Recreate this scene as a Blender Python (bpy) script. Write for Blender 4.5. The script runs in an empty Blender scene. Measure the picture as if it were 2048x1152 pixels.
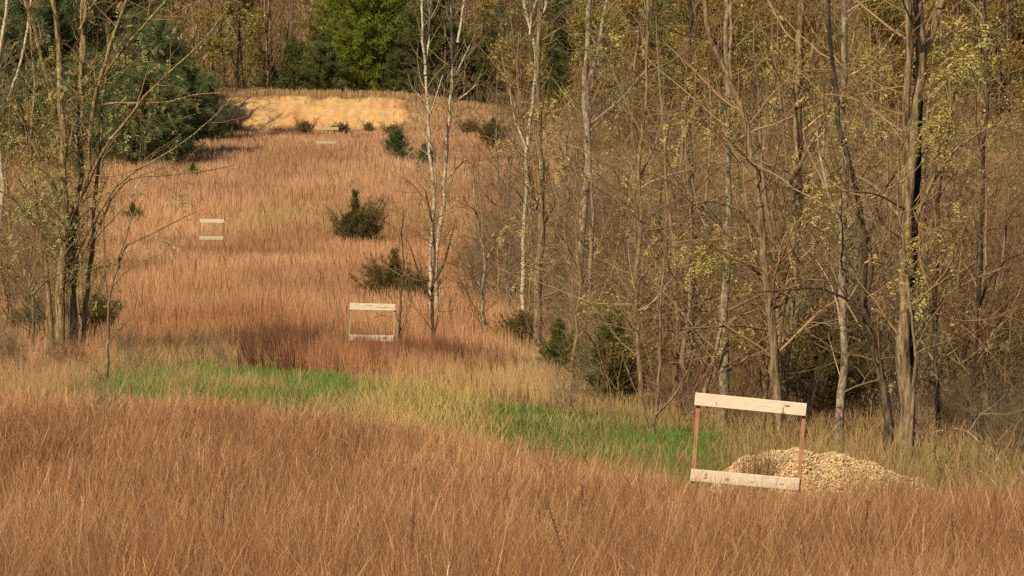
import bpy, math
import numpy as np

# ------------------------------------------------------------------ camera, world, sun, exposure
SC = bpy.context.scene
COL = SC.collection
F = 7400.0                       # focal length in pixels of a 2048 px wide frame
PITCH = math.atan((576 - 250) / F)
cam_data = bpy.data.cameras.new("camera")
cam = bpy.data.objects.new("camera", cam_data)
COL.objects.link(cam)
cam_data.sensor_width = 36.0
cam_data.lens = F / 2048 * 36.0
cam_data.clip_start = 1.0
cam_data.clip_end = 3000.0
cam.location = (0, 0, 0)
cam.rotation_euler = (math.pi / 2 - PITCH, 0, 0)
SC.camera = cam

SUN_EL, SUN_AZ = math.radians(40), math.radians(-147)     # azimuth clockwise from +Y
to_sun = np.array([math.sin(SUN_AZ) * math.cos(SUN_EL), math.cos(SUN_AZ) * math.cos(SUN_EL), math.sin(SUN_EL)])
world = bpy.data.worlds.new("World")
SC.world = world
world.use_nodes = True
wn = world.node_tree.nodes
sky = wn.new("ShaderNodeTexSky")
sky.sky_type = 'NISHITA'
sky.sun_disc = False
sky.sun_elevation = SUN_EL
sky.sun_rotation = SUN_AZ
bg = wn["Background"]
bg.inputs[1].default_value = 0.064
world.node_tree.links.new(sky.outputs[0], bg.inputs[0])
sun_data = bpy.data.lights.new("sun", 'SUN')
sun_data.energy = 5.0
sun_data.angle = math.radians(0.5)
sun_data.color = (1.0, 0.85, 0.60)
sun = bpy.data.objects.new("sun", sun_data)
COL.objects.link(sun)
sun.rotation_euler = (math.pi / 2 - SUN_EL, 0, math.pi - SUN_AZ)
SC.view_settings.view_transform = 'Standard'
SC.view_settings.look = 'None'
SC.view_settings.exposure = 0.55
SC.view_settings.gamma = 1.0
SC.cycles.max_bounces = 5
SC.cycles.diffuse_bounces = 3
SC.cycles.transmission_bounces = 3
SC.cycles.use_denoising = False

# ------------------------------------------------------------------ numeric helpers
def hash2(ix, iy, s):
    h = (ix.astype(np.int64) * 374761393 + iy.astype(np.int64) * 668265263 + s * 974634777) & 0x7fffffff
    h = ((h ^ (h >> 13)) * 1274126177) & 0x7fffffff
    return ((h ^ (h >> 16)) & 0xffff) / 65535.0

def vnoise(x, y, s=0):
    x = np.asarray(x, float); y = np.asarray(y, float)
    ix = np.floor(x); iy = np.floor(y)
    fx = x - ix; fy = y - iy
    fx = fx * fx * (3 - 2 * fx); fy = fy * fy * (3 - 2 * fy)
    a = hash2(ix, iy, s); b = hash2(ix + 1, iy, s); c = hash2(ix, iy + 1, s); d = hash2(ix + 1, iy + 1, s)
    return (a * (1 - fx) + b * fx) * (1 - fy) + (c * (1 - fx) + d * fx) * fy

def fbm(x, y, s=0, o=3):
    t = 0.0; a = 0.5; n = 0.0
    for k in range(o):
        t = t + a * vnoise(x * 2 ** k, y * 2 ** k, s + k * 17); n += a; a *= 0.55
    return t / n

def sstep(a, b, x):
    t = np.clip((x - a) / (b - a), 0, 1)
    return t * t * (3 - 2 * t)

def mixc(a, b, t):
    return a + (b - a) * t[..., None]

def norm(v):
    return v / (np.linalg.norm(v, axis=-1, keepdims=True) + 1e-9)

PROF_D = np.array([-60, 0, 12, 22, 30, 40, 44, 50, 60, 75, 85, 96, 130, 150, 181, 220, 250, 275, 295, 312, 330, 360, 420, 520, 640, 900], float)
PROF_Z = np.array([-1.7, -1.7, -2.6, -3.4, -3.95, -4.5, -4.68, -4.85, -5.1, -5.47, -5.86, -6.28, -6.36, -6.42, -6.48, -5.05, -3.55, -2.04, -0.8, 0.2, 1.6, 5, 17, 38, 50, 60])
_d = np.arange(-60, 900, 1.0)
_z = np.interp(_d, PROF_D, PROF_Z)
_k = np.ones(5) / 5
_z[4:-4] = np.convolve(_z, _k, 'same')[4:-4]

def ground(x, y):
    x = np.asarray(x, float); y = np.asarray(y, float)
    z = np.interp(y, _d, _z)
    amp = np.clip(y / 200, 0.03, 1.0)
    return z + amp * 0.5 * (fbm(x * 0.06, y * 0.06, 5) - 0.5) + 0.06 * (fbm(x * 0.5, y * 0.5, 9) - 0.5)

def bank_h(x, y):
    h = np.interp(x, [-41, -34, -28, -20, -9, -6, -2, 2, 7], [0, 1.9, 2.5, 2.65, 2.5, 2.0, 1.4, .8, 0])
    h = h * (1 + 0.14 * (fbm(x * 0.35, y * 0.0 + 3, 31) - 0.5))
    f = sstep(296.5 + 1.2 * fbm(x * .3, x * 0, 8), 303.5, y) * (1 - sstep(308, 314, y))
    return h * f

def surface(x, y):
    return ground(x, y) + bank_h(x, y)

cp, sp = math.cos(PITCH), math.sin(PITCH)
def P(px, py, D):
    xc = (px - 1024) / F; yc = -(py - 576) / F
    fy = cp + sp * yc; fz = -sp + cp * yc
    return np.array([xc * D / fy, D, fz * D / fy])

def to_px(p):
    x, y, z = p[..., 0], p[..., 1], p[..., 2]
    dep = y * cp - z * sp; up = y * sp + z * cp
    return 1024 + F * x / dep, 576 - F * up / dep

# ------------------------------------------------------------------ mesh helpers
def make_mesh(name, verts, quads, mats, colors=None, smooth=False, mat_idx=None):
    me = bpy.data.meshes.new(name)
    verts = np.ascontiguousarray(verts, dtype=np.float32).reshape(-1, 3)
    quads = np.ascontiguousarray(quads, dtype=np.int32)
    n, k = quads.shape
    me.vertices.add(len(verts)); me.vertices.foreach_set("co", verts.ravel())
    me.loops.add(n * k); me.loops.foreach_set("vertex_index", quads.ravel())
    me.polygons.add(n)
    me.polygons.foreach_set("loop_start", np.arange(0, n * k, k, dtype=np.int32))
    me.polygons.foreach_set("use_smooth", np.full(n, bool(smooth)))
    for m in (mats if isinstance(mats, (list, tuple)) else [mats]):
        me.materials.append(m)
    if mat_idx is not None:
        me.polygons.foreach_set("material_index", np.ascontiguousarray(mat_idx, dtype=np.int32))
    if colors is not None:
        at = me.attributes.new("Col", 'FLOAT_COLOR', 'POINT')
        c = np.ones((len(verts), 4), np.float32); c[:, :3] = np.asarray(colors).reshape(-1, 3)
        at.data.foreach_set("color", c.ravel())
    me.update(calc_edges=True)
    return me

def link(name, data, parent=None, label=None, cat=None, group=None, kind=None, loc=None):
    o = bpy.data.objects.new(name, data)
    COL.objects.link(o)
    if parent is not None: o.parent = parent
    if loc is not None: o.location = [float(v) for v in loc]
    if label: o["label"] = label
    if cat: o["category"] = cat
    if group: o["group"] = group
    if kind: o["kind"] = kind
    return o

def copy_tree(root, loc, rz=0.0, s=1.0, label=None, group=None):
    r = root.copy(); COL.objects.link(r)
    r.location = [float(v) for v in loc]; r.rotation_euler = (0, 0, rz); r.scale = (s, s, s)
    if label: r["label"] = label
    if group: r["group"] = group
    for ch in list(root.children):
        c = ch.copy(); COL.objects.link(c); c.parent = r
        for g in list(ch.children):
            d = g.copy(); COL.objects.link(d); d.parent = c
    return r

class Geo:
    """collects vertex and quad arrays (and point colours)"""
    def __init__(self): self.v = []; self.q = []; self.c = []; self.m = []; self.n = 0
    def add(self, v, q, c=None, m=0):
        v = v.reshape(-1, 3)
        self.v.append(v); self.q.append(q + self.n); self.n += len(v)
        self.m.append(np.full(len(q), m))
        self.c.append(np.ones((len(v), 3)) * .5 if c is None else np.broadcast_to(c, (len(v), 3)))
    def mesh(self, name, mats, smooth=False, offset=None):
        v = np.concatenate(self.v)
        if offset is not None: v = v - offset
        return make_mesh(name, v, np.concatenate(self.q), mats, np.concatenate(self.c), smooth, np.concatenate(self.m))

def tubes(Pn, Rn, sides, rng):
    B, N, _ = Pn.shape
    T = np.empty_like(Pn)
    T[:, 1:-1] = Pn[:, 2:] - Pn[:, :-2]; T[:, 0] = Pn[:, 1] - Pn[:, 0]; T[:, -1] = Pn[:, -1] - Pn[:, -2]
    T = norm(T)
    ref = np.tile(np.array([[0.31, 0.9, 0.3]]), (B, 1)) + rng.normal(0, .05, (B, 3))
    U = norm(np.cross(T, ref[:, None, :])); V = np.cross(T, U)
    a = np.arange(sides) / sides * 2 * math.pi
    ring = np.cos(a)[None, None, :, None] * U[:, :, None, :] + np.sin(a)[None, None, :, None] * V[:, :, None, :]
    v = Pn[:, :, None, :] + Rn[:, :, None, None] * ring
    base = (np.arange(B) * N * sides)[:, None, None]
    i = np.arange(N - 1)[None, :, None] * sides
    j = np.arange(sides)[None, None, :]; j2 = (j + 1) % sides
    q = np.stack([base + i + j, base + i + j2, base + i + sides + j2, base + i + sides + j], -1).reshape(-1, 4)
    return v, q

def resample(pts, n):
    pts = np.asarray(pts, float)
    s = np.concatenate([[0], np.cumsum(np.linalg.norm(np.diff(pts, axis=0), axis=1))])
    t = np.linspace(0, s[-1], n)
    # smooth (Catmull-Rom-like) through dense linear sampling and a short blur
    out = np.stack([np.interp(t, s, pts[:, k]) for k in range(3)], 1)
    if n > 6:
        for _ in range(2):
            o = out.copy(); o[1:-1] = (out[:-2] + 2 * out[1:-1] + out[2:]) / 4; out = o
    return out

def grow(Pn, Rn, rng, per_m, L, ang, trop=0.05, wig=0.12, n=5, ratio=0.5, t0=0.1, lfall=0.5, tip=0.3, rmin=0.0, bias=None, spread=14):
    B, N, _ = Pn.shape
    ln = np.linalg.norm(np.diff(Pn, axis=1), axis=2).sum(1)
    cnt = rng.poisson(ln * (1 - t0) * per_m)
    idx = np.repeat(np.arange(B), cnt); M = len(idx)
    if M == 0: return np.zeros((0, n, 3)), np.zeros((0, n))
    t = t0 + (1 - t0) * rng.random(M)
    f = t * (N - 1) * 0.999; i = f.astype(int); w = (f - i)[:, None]
    p0, p1 = Pn[idx, i], Pn[idx, i + 1]
    pos = p0 * (1 - w) + p1 * w
    tan = norm(p1 - p0)
    rp = Rn[idx, i] * (1 - w[:, 0]) + Rn[idx, i + 1] * w[:, 0]
    rv = rng.normal(size=(M, 3))
    if bias is not None: rv = rv + np.asarray(bias)
    perp = norm(rv - (rv * tan).sum(1, keepdims=True) * tan)
    a = np.radians(ang + rng.normal(0, spread, M))[:, None]
    d = norm(np.cos(a) * tan + np.sin(a) * perp)
    length = L * (0.45 + 0.9 * rng.random(M)) * (1 - lfall * t)
    r0 = np.minimum(rp * ratio * (0.7 + 0.5 * rng.random(M)), 0.0095 * length + 0.002)
    r0 = np.maximum(r0, rmin)
    out = np.empty((M, n, 3)); out[:, 0] = pos
    st = (length / (n - 1))[:, None]
    up = np.array([0, 0, 1.0])
    for k in range(1, n):
        out[:, k] = out[:, k - 1] + d * st
        d = norm(d + up * trop + rng.normal(0, wig, (M, 3)))
    R = r0[:, None] * np.linspace(1, tip, n)[None, :]
    return out, np.maximum(R, rmin * .7)

def quads_range(n):
    return np.arange(n * 4).reshape(n, 4)

def compound_leaves(base, rng, size=0.18, pairs=6, pal=None, droop=0.5):
    """pinnate leaves: a row of leaflet pairs along a drooping midrib, one quad a leaflet"""
    M = len(base)
    az = rng.random(M) * 2 * math.pi
    d = norm(np.stack([np.cos(az), np.sin(az), -droop + 0.6 * rng.normal(size=M)], 1))
    side = norm(np.cross(d, np.array([0, 0, 1.0]) + rng.normal(0, .3, (M, 3))))
    ln = size * (0.6 + 0.7 * rng.random(M))
    k = np.arange(pairs * 2)
    t = (0.15 + 0.85 * (k // 2) / (pairs - 1))[None, :, None]
    sg = np.where(k % 2 == 0, 1, -1)[None, :, None]
    p = base[:, None] + d[:, None] * ln[:, None, None] * t - np.array([0, 0, 1.0]) * (t ** 2) * ln[:, None, None] * 0.35
    ll = (ln * 0.27)[:, None, None] * (0.8 + 0.4 * rng.random((M, pairs * 2, 1)))
    ld = norm(side[:, None] * sg + d[:, None] * 0.45 + rng.normal(0, .22, (M, pairs * 2, 3)) - np.array([0, 0, .25]))
    wd = norm(np.cross(ld, np.cross(side, d)[:, None] + rng.normal(0, .5, (M, pairs * 2, 3)))) * ll * 0.24
    mid = p + ld * ll * 0.5
    q = np.stack([p, mid + wd, p + ld * ll, mid - wd], 2)
    pal = np.asarray(pal)
    c = pal[rng.integers(0, len(pal), M)] * (0.75 + 0.5 * rng.random((M, 1)))
    c = np.broadcast_to(c[:, None, None, :], q.shape)
    n = M * pairs * 2
    return q.reshape(-1, 3), quads_range(n), c.reshape(-1, 3)

def simple_leaves(base, rng, size, pal, asp=0.55):
    M = len(base)
    d = norm(rng.normal(size=(M, 3)) + np.array([0, 0, -0.5]))
    s = norm(np.cross(d, rng.normal(size=(M, 3))))
    l = (size * (0.6 + 0.8 * rng.random(M)))[:, None]
    q = np.stack([base, base + d * l * .5 + s * l * asp * .5, base + d * l, base + d * l * .5 - s * l * asp * .5], 1)
    pal = np.asarray(pal)
    c = pal[rng.integers(0, len(pal), M)] * (0.7 + 0.6 * rng.random((M, 1)))
    return q.reshape(-1, 3), quads_range(M), np.repeat(c, 4, 0)

# ------------------------------------------------------------------ materials
def new_mat(name):
    m = bpy.data.materials.new(name); m.use_nodes = True
    nt = m.node_tree
    for nd in list(nt.nodes): nt.nodes.remove(nd)
    out = nt.nodes.new("ShaderNodeOutputMaterial")
    return m, nt, out

def thin_mat(name, trans=0.3, gloss=0.0):
    m, nt, out = new_mat(name)
    at = nt.nodes.new("ShaderNodeAttribute"); at.attribute_name = "Col"
    d = nt.nodes.new("ShaderNodeBsdfDiffuse"); t = nt.nodes.new("ShaderNodeBsdfTranslucent")
    mx = nt.nodes.new("ShaderNodeMixShader"); mx.inputs[0].default_value = trans
    nt.links.new(at.outputs["Color"], d.inputs[0]); nt.links.new(at.outputs["Color"], t.inputs[0])
    nt.links.new(d.outputs[0], mx.inputs[1]); nt.links.new(t.outputs[0], mx.inputs[2])
    nt.links.new(mx.outputs[0], out.inputs[0])
    return m

def ramp(nt, fac, stops):
    r = nt.nodes.new("ShaderNodeValToRGB")
    el = r.color_ramp.elements
    while len(el) < len(stops): el.new(0.5)
    for e, (p, c) in zip(el, stops):
        e.position = p; e.color = (*c, 1)
    nt.links.new(fac, r.inputs[0])
    return r.outputs[0]

def noise(nt, scale, vec_scale=(1, 1, 1), detail=4, rough=0.6, coord="Object"):
    tc = nt.nodes.new("ShaderNodeTexCoord"); mp = nt.nodes.new("ShaderNodeMapping")
    mp.inputs["Scale"].default_value = vec_scale
    nt.links.new(tc.outputs[coord], mp.inputs[0])
    n = nt.nodes.new("ShaderNodeTexNoise")
    n.inputs["Scale"].default_value = scale; n.inputs["Detail"].default_value = detail; n.inputs["Roughness"].default_value = rough
    nt.links.new(mp.outputs[0], n.inputs["Vector"])
    return n.outputs[0]

def surf_mat(name, fac_args, stops, bump=0.0, bump_dist=0.01, rough=0.9):
    m, nt, out = new_mat(name)
    b = nt.nodes.new("ShaderNodeBsdfPrincipled")
    b.inputs["Roughness"].default_value = rough
    b.inputs["Specular IOR Level"].default_value = 0.15
    f = noise(nt, *fac_args)
    nt.links.new(ramp(nt, f, stops), b.inputs["Base Color"])
    if bump:
        bp = nt.nodes.new("ShaderNodeBump"); bp.inputs["Strength"].default_value = bump; bp.inputs["Distance"].default_value = bump_dist
        nt.links.new(f, bp.inputs["Height"]); nt.links.new(bp.outputs[0], b.inputs["Normal"])
    nt.links.new(b.outputs[0], out.inputs[0])
    return m, nt, b

M_GRASS = thin_mat("grass_blades", 0.32)
M_LEAF = thin_mat("leaves", 0.35)
M_NEEDLE = thin_mat("needles", 0.4)
M_TWIG = thin_mat("twigs", 0.0)
BARK = {}
def bark(name, scale, vs, c0, c1, c2, bump=1.0):
    return surf_mat(name, (scale, vs, 6, .75), [(.38, c0), (.5, c1), (.63, c2)], bump, .04)[0]
BARK['locust'] = bark("locust_bark", 9, (2.0, 2.0, .30), (.045, .031, .016), (.17, .12, .062), (.33, .245, .135))
BARK['yellow'] = bark("lichened_bark", 9, (2.0, 2.0, .25), (.05, .034, .016), (.185, .132, .062), (.35, .26, .13))
BARK['grey'] = bark("grey_bark", 8, (1.5, 1.5, .6), (.06, .048, .032), (.20, .158, .10), (.35, .29, .20))
BARK['dark'] = bark("dark_bark", 8, (2, 2, .4), (.018, .013, .009), (.06, .044, .026), (.15, .11, .062))
BARK['black'] = bark("black_bark", 9, (2, 2, .3), (.006, .005, .004), (.014, .011, .008), (.04, .03, .02))
BARK['birch'] = surf_mat("birch_bark", (5, (1.2, 1.2, 5), 4, .65), [(.36, (.05, .04, .03)), (.43, (.27, .21, .145)), (.6, (.46, .385, .27))], .3, .01)[0]
BARK['sapling'] = bark("sapling_bark", 12, (1.5, 1.5, .5), (.06, .042, .022), (.15, .107, .06), (.24, .175, .10), .4)

# ------------------------------------------------------------------ field zones (in ground coordinates, used by ground and grass)
def near_edge(u): return np.interp(u, [-300, 0, 100, 400, 700, 1000, 1200, 1400, 1500, 1700, 2048, 2400], [68, 66, 64, 62, 57.5, 50, 45.5, 42.2, 41.2, 41.6, 43.5, 46])
def far_edge(u): return np.interp(u, [-300, 0, 150, 250, 400, 650, 850, 1000, 1200, 1400, 1600, 2048, 2400], [68, 67, 76, 90, 96, 85, 77, 71, 67, 64, 60, 56, 55])
def screen_u(x, y): return 1024 + F * x / np.maximum(y, 5)

def lin(r, g, b):
    c = np.array([r, g, b]) / 255.0
    return np.where(c <= 0.04045, c / 12.92, ((c + 0.055) / 1.055) ** 2.4)

C_FORE = np.array([.35, .186, .090]); C_FORE2 = np.array([.235, .108, .050]); C_STRAW = np.array([.56, .37, .19])
C_FIELD = np.array([.51, .290, .152]); C_FIELD2 = np.array([.39, .19, .092]); C_FAR = np.array([.465, .278, .155])
C_TAN = np.array([.45, .31, .145]); C_OLIVE = np.array([.23, .185, .07]); C_GREEN = np.array([.092, .188, .036])
C_DARKRED = np.array([.135, .055, .034])

GROUND_C = dict(fore=np.array([.13, .075, .035]), field=np.array([.17, .085, .042]), wood=np.array([.20, .115, .06]), litter=np.array([.20, .125, .072]), green=np.array([.07, .09, .025]))

def build_ground():
    xs = np.concatenate([np.linspace(-260, -60, 34)[:-1], np.linspace(-60, 60, 161), np.linspace(60, 260, 34)[1:]])
    ys = np.concatenate([np.linspace(-60, 15, 16)[:-1], np.linspace(15, 110, 160)[:-1], np.linspace(110, 330, 150)[:-1], np.linspace(330, 880, 80)])
    X, Y = np.meshgrid(xs, ys)
    Z = ground(X, Y)
    u = screen_u(X, Y)
    c = np.broadcast_to(GROUND_C['field'], X.shape + (3,)).copy()
    c = mixc(c, GROUND_C['fore'], (Y < near_edge(u)).astype(float))
    zone = sstep(-1, 1.5, Y - near_edge(u)) * (1 - sstep(-1.5, 2, Y - far_edge(u)))
    c = mixc(c, GROUND_C['green'], zone * (u < 1450) * .8)
    c = mixc(c, GROUND_C['wood'], sstep(1050, 1350, u) * sstep(0, 3, Y - near_edge(u)) * (1 - sstep(120, 150, Y)))
    edge = np.where(u > 1050, 268, 313)
    c = mixc(c, GROUND_C['litter'], sstep(0, 8, Y - edge))
    c = c * (0.75 + 0.5 * fbm(X * .4, Y * .4, 77))[..., None]
    ny, nx = X.shape
    i = np.arange(ny - 1)[:, None] * nx; j = np.arange(nx - 1)[None, :]
    q = np.stack([i + j, i + j + 1, i + nx + j + 1, i + nx + j], -1).reshape(-1, 4)
    m, nt, out = new_mat("soil_and_litter")
    at = nt.nodes.new("ShaderNodeAttribute"); at.attribute_name = "Col"
    b = nt.nodes.new("ShaderNodeBsdfPrincipled"); b.inputs["Roughness"].default_value = 1; b.inputs["Specular IOR Level"].default_value = 0
    n1 = noise(nt, 6.0, (1, 1, 1), 6, .75)
    r = ramp(nt, n1, [(.3, (.45, .45, .45)), (.7, (1.5, 1.45, 1.4))])
    mx = nt.nodes.new("ShaderNodeMix"); mx.data_type = 'RGBA'; mx.blend_type = 'MULTIPLY'; mx.inputs[0].default_value = 1
    nt.links.new(at.outputs["Color"], mx.inputs[6]); nt.links.new(r, mx.inputs[7]); nt.links.new(mx.outputs[2], b.inputs["Base Color"])
    bp = nt.nodes.new("ShaderNodeBump"); bp.inputs["Strength"].default_value = .8; bp.inputs["Distance"].default_value = .1
    nt.links.new(n1, bp.inputs["Height"]); nt.links.new(bp.outputs[0], b.inputs["Normal"])
    nt.links.new(b.outputs[0], out.inputs[0])
    me = make_mesh("ground", np.stack([X, Y, Z], -1), q, m, c, True)
    link("ground", me, label="rolling meadow ground rising to a wooded slope", cat="ground", kind="structure")
build_ground()

# ------------------------------------------------------------------ grass
def blades(name, x, y, h, w, lean, col_base, col_tip, rng, segs=3, z=None, label=None, bow=0.0):
    n = len(x)
    z = surface(x, y) - 0.03 if z is None else z
    az = rng.random(n) * math.pi
    side = np.stack([np.cos(az), np.sin(az) * .6, np.zeros(n)], 1)
    t = np.linspace(0, 1, segs + 1)
    cen = np.empty((n, segs + 1, 3))
    lean2 = np.sqrt(np.clip(1 - (lean ** 2).sum(1) * .5, .2, 1))
    for k, tt in enumerate(t):
        cen[:, k, 0] = x + lean[:, 0] * h * tt ** 1.6
        cen[:, k, 1] = y + lean[:, 1] * h * tt ** 1.6
        cen[:, k, 2] = z + h * lean2 * tt
    wk = np.interp(t, [0, .35, .75, 1], [.8, 1, .9, .25])
    v = np.stack([cen - side[:, None] * (w[:, None] * wk)[..., None] * .5, cen + side[:, None] * (w[:, None] * wk)[..., None] * .5], 2)
    c = col_base[:, None, :] * (1 - t)[None, :, None] + col_tip[:, None, :] * t[None, :, None]
    c = np.repeat(c[:, :, None, :], 2, 2)
    base = (np.arange(n) * (segs + 1) * 2)[:, None]
    k = np.arange(segs)[None, :] * 2
    q = np.stack([base + k, base + k + 1, base + k + 3, base + k + 2], -1).reshape(-1, 4)
    me = make_mesh(name, v, q, M_GRASS, c)
    return link(name, me, label=label, cat="grass", kind="stuff")

def sample_wedge(rng, n, d0, d1, power=1.0, margin=2.5):
    """random ground points in the view wedge, density per area ~ D^(power-1)"""
    e = power + 1
    D = (d0 ** e + rng.random(n) * (d1 ** e - d0 ** e)) ** (1 / e)
    x = (rng.random(n) * 2 - 1) * (0.146 * D + margin)
    return x, D

def tuft(rng, x, y, spread):
    """pull points together into clumps"""
    r = spread * np.clip((y / 85) ** 1.6, 1, 6) * np.sqrt(rng.random(len(x))); a = rng.random(len(x)) * 6.283
    return x + r * np.cos(a), y + r * np.sin(a)

def clumped(rng, n, d0, d1, per, spread, power, margin=2.5):
    nc = max(1, n // per)
    cx, cy = sample_wedge(rng, nc, d0, d1, power, margin)
    cx = np.repeat(cx, per); cy = np.repeat(cy, per)
    x, y = tuft(rng, cx, cy, spread)
    return x, y, np.repeat(rng.random(nc), per)

def foreground_grass():
    rng = np.random.default_rng(11)
    x, y, cr = clumped(rng, 310000, 17, 68, 18, .16, .05)
    u = screen_u(x, y)
    keep = y < near_edge(u) + 5.0 * (.6 * fbm(x * .9, y * .5, 3) + .4 * cr - .62)
    x, y, u, cr = x[keep], y[keep], u[keep], cr[keep]; n = len(x)
    n1 = .6 * fbm(x * .25, y * .12, 41) + .4 * fbm(x * .9, y * .35, 43); n2 = fbm(x * 1.2, y * .6, 42); fine = rng.random(n)
    c = mixc(np.broadcast_to(C_FORE, (n, 3)), C_FORE2, np.clip((n1 - .40) * 4.5, 0, 1))
    c = mixc(c, C_STRAW, np.clip((fine - .80) * 4, 0, .8))
    c = mixc(c, C_DARKRED * 1.2, ((fine < .12) * .7))
    c = mixc(c, C_FIELD, sstep(-9, 0, y - near_edge(u)) * .55 * (u < 1000))
    c = c * (0.45 + .65 * n2 + .45 * cr)[:, None] * (.5 + 1.0 * rng.random((n, 1)))
    fd = sstep(-3.5, 0.5, y - near_edge(u))
    h = (.60 + .22 * n2 + .25 * cr * rng.random(n)) * (.75 + .4 * rng.random(n)) * (1 - .3 * fd)
    h *= 1 - .35 * sstep(1300, 1450, u) * sstep(36, 40, y)
    w = (.0026 + .0034 * rng.random(n) ** 2) * np.clip(y / 30, .8, 2.2)
    lx = -0.10 * sstep(700, 0, u) - .03
    lean = np.stack([lx + rng.normal(0, .22, n) + .7 * (cr - .5), rng.normal(0, .25, n)], 1)
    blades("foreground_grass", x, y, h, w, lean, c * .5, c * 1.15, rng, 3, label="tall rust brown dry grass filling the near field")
    # short curled dead leaves and broken culms caught among the stems: bright and dark strokes in every direction
    n = 120000
    x, y = sample_wedge(rng, n, 17, 66, .15); u = screen_u(x, y)
    k = y < near_edge(u) + 2.5 * (fbm(x * .8, y * .8, 3) - .55); x, y, u = x[k], y[k], u[k]; n = len(x)
    fine = rng.random(n)
    mot = fbm(x * .5, y * .2, 44)
    c = mixc(np.broadcast_to(C_FORE * 1.05, (n, 3)), C_DARKRED, np.clip((.30 - fine) * 5, 0, .9))
    c = mixc(c, C_STRAW, np.clip((fine - .72) * 4, 0, 1)) * (.5 + .9 * mot)[:, None] * (.5 + 1.0 * rng.random((n, 1)))
    lean = rng.normal(0, 1.0, (n, 2)); lean[:, 0] -= .25
    fd = sstep(-3.5, 0.5, y - near_edge(u))
    z = surface(x, y) + (.10 + .50 * rng.random(n)) * (1 - .35 * fd) * (1 - .35 * sstep(1300, 1450, u) * sstep(36, 40, y))
    blades("curled_grass", x, y, .06 + .16 * rng.random(n), (.0045 + .0035 * rng.random(n)) * np.clip(y / 32, .8, 1.8), lean, c * .9, c * 1.1, rng, 3, z=z, label="curled dead leaves and broken stems tangled in the near grass")
    # pale bent straws
    n = 1100
    x, y = sample_wedge(rng, n, 18, 60, .2); u = screen_u(x, y)
    k = y < near_edge(u) - .5; x, y = x[k], y[k]; n = len(x)
    c = C_STRAW * (0.8 + .6 * rng.random((n, 1))) * np.array([1, .95, .9])
    lean = rng.normal(0, .42, (n, 2)); lean[:, 0] -= .12
    blades("pale_straw_grass", x, y, .45 + .5 * rng.random(n), .0034 + .0018 * rng.random(n), lean, c * .8, c, rng, 4, label="pale bent straws among the rust brown near grass")

def strip_grass():
    rng = np.random.default_rng(12)
    x, y, cr = clumped(rng, 170000, 40, 102, 10, .3, .2)
    u = screen_u(x, y)
    e = y + 2.2 * (fbm(x * .35, y * .35, 3) - .5)
    keep = (e > near_edge(u) - 1.5) & (e < far_edge(u) + 2) & (u > 120) & ((u < 1500) | (rng.random(len(x)) < .75))
    x, y, u, cr = x[keep], y[keep], u[keep], cr[keep]; n = len(x)
    n1 = fbm(x * .35, y * .16, 51)
    pos = (y - near_edge(u)) / np.maximum(far_edge(u) - near_edge(u), 1)
    g = np.interp(u, [150, 215, 300, 620, 700, 780, 960, 1010, 1100, 1400, 1490, 1800, 1900, 2000], [.1, .6, 1.0, 1.0, .7, .12, .2, .9, 1.2, 1.0, .12, .1, .2, .1])
    g = g * (1 - sstep(.78, 1.05, pos) * (u > 700)) * np.clip(.30 + (n1 - .36) * 4.5, 0.04, 1.1) * np.clip(.55 + (fbm(x * .9, y * .3, 52) - .40) * 7, .2, 1.05)
    g = np.where(u > 900, np.maximum(g, .58 * sstep(930, 1040, u) * (1 - sstep(1340, 1440, u)) * sstep(.05, .3, pos) * (1 - sstep(.8, 1.0, pos))), g)
    green = rng.random(n) < g * .93
    c = mixc(np.broadcast_to(C_TAN, (n, 3)), C_OLIVE, np.clip(rng.random(n) * 1.1 + (n1 - .5), 0, 1))
    c = mixc(c, np.array([.52, .36, .14]), sstep(640, 760, u) * (1 - sstep(940, 1080, u)) * .7)
    gc = C_GREEN * (0.7 + .7 * rng.random((n, 1))) + np.array([.05, .05, .01]) * rng.random((n, 1))
    c = np.where(green[:, None], gc, c * (.8 + .4 * rng.random((n, 1))))
    h = np.where(green, .16 + .12 * rng.random(n), .14 + .30 * rng.random(n) * (.4 + cr))
    h *= np.interp(u, [600, 760, 960, 1050, 1450, 1560], [1, 1.2, 1.05, .7, .7, 1.4]); c = mixc(c, mixc(np.broadcast_to(C_FIELD2, (n, 3)), C_TAN, rng.random(n)), .6 * sstep(1480, 1600, u) * (rng.random(n) < .8) * (~green))
    w = np.where(green, .011, .008) * (.7 + .6 * rng.random(n))
    lean = rng.normal(0, .38, (n, 2))
    m = green
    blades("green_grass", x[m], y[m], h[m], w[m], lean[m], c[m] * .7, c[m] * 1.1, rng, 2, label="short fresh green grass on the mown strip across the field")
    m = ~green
    blades("tan_grass", x[m], y[m], h[m], w[m], lean[m], c[m] * .7, c[m] * 1.1, rng, 2, label="short tan and olive grass along the mown strip")

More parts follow.
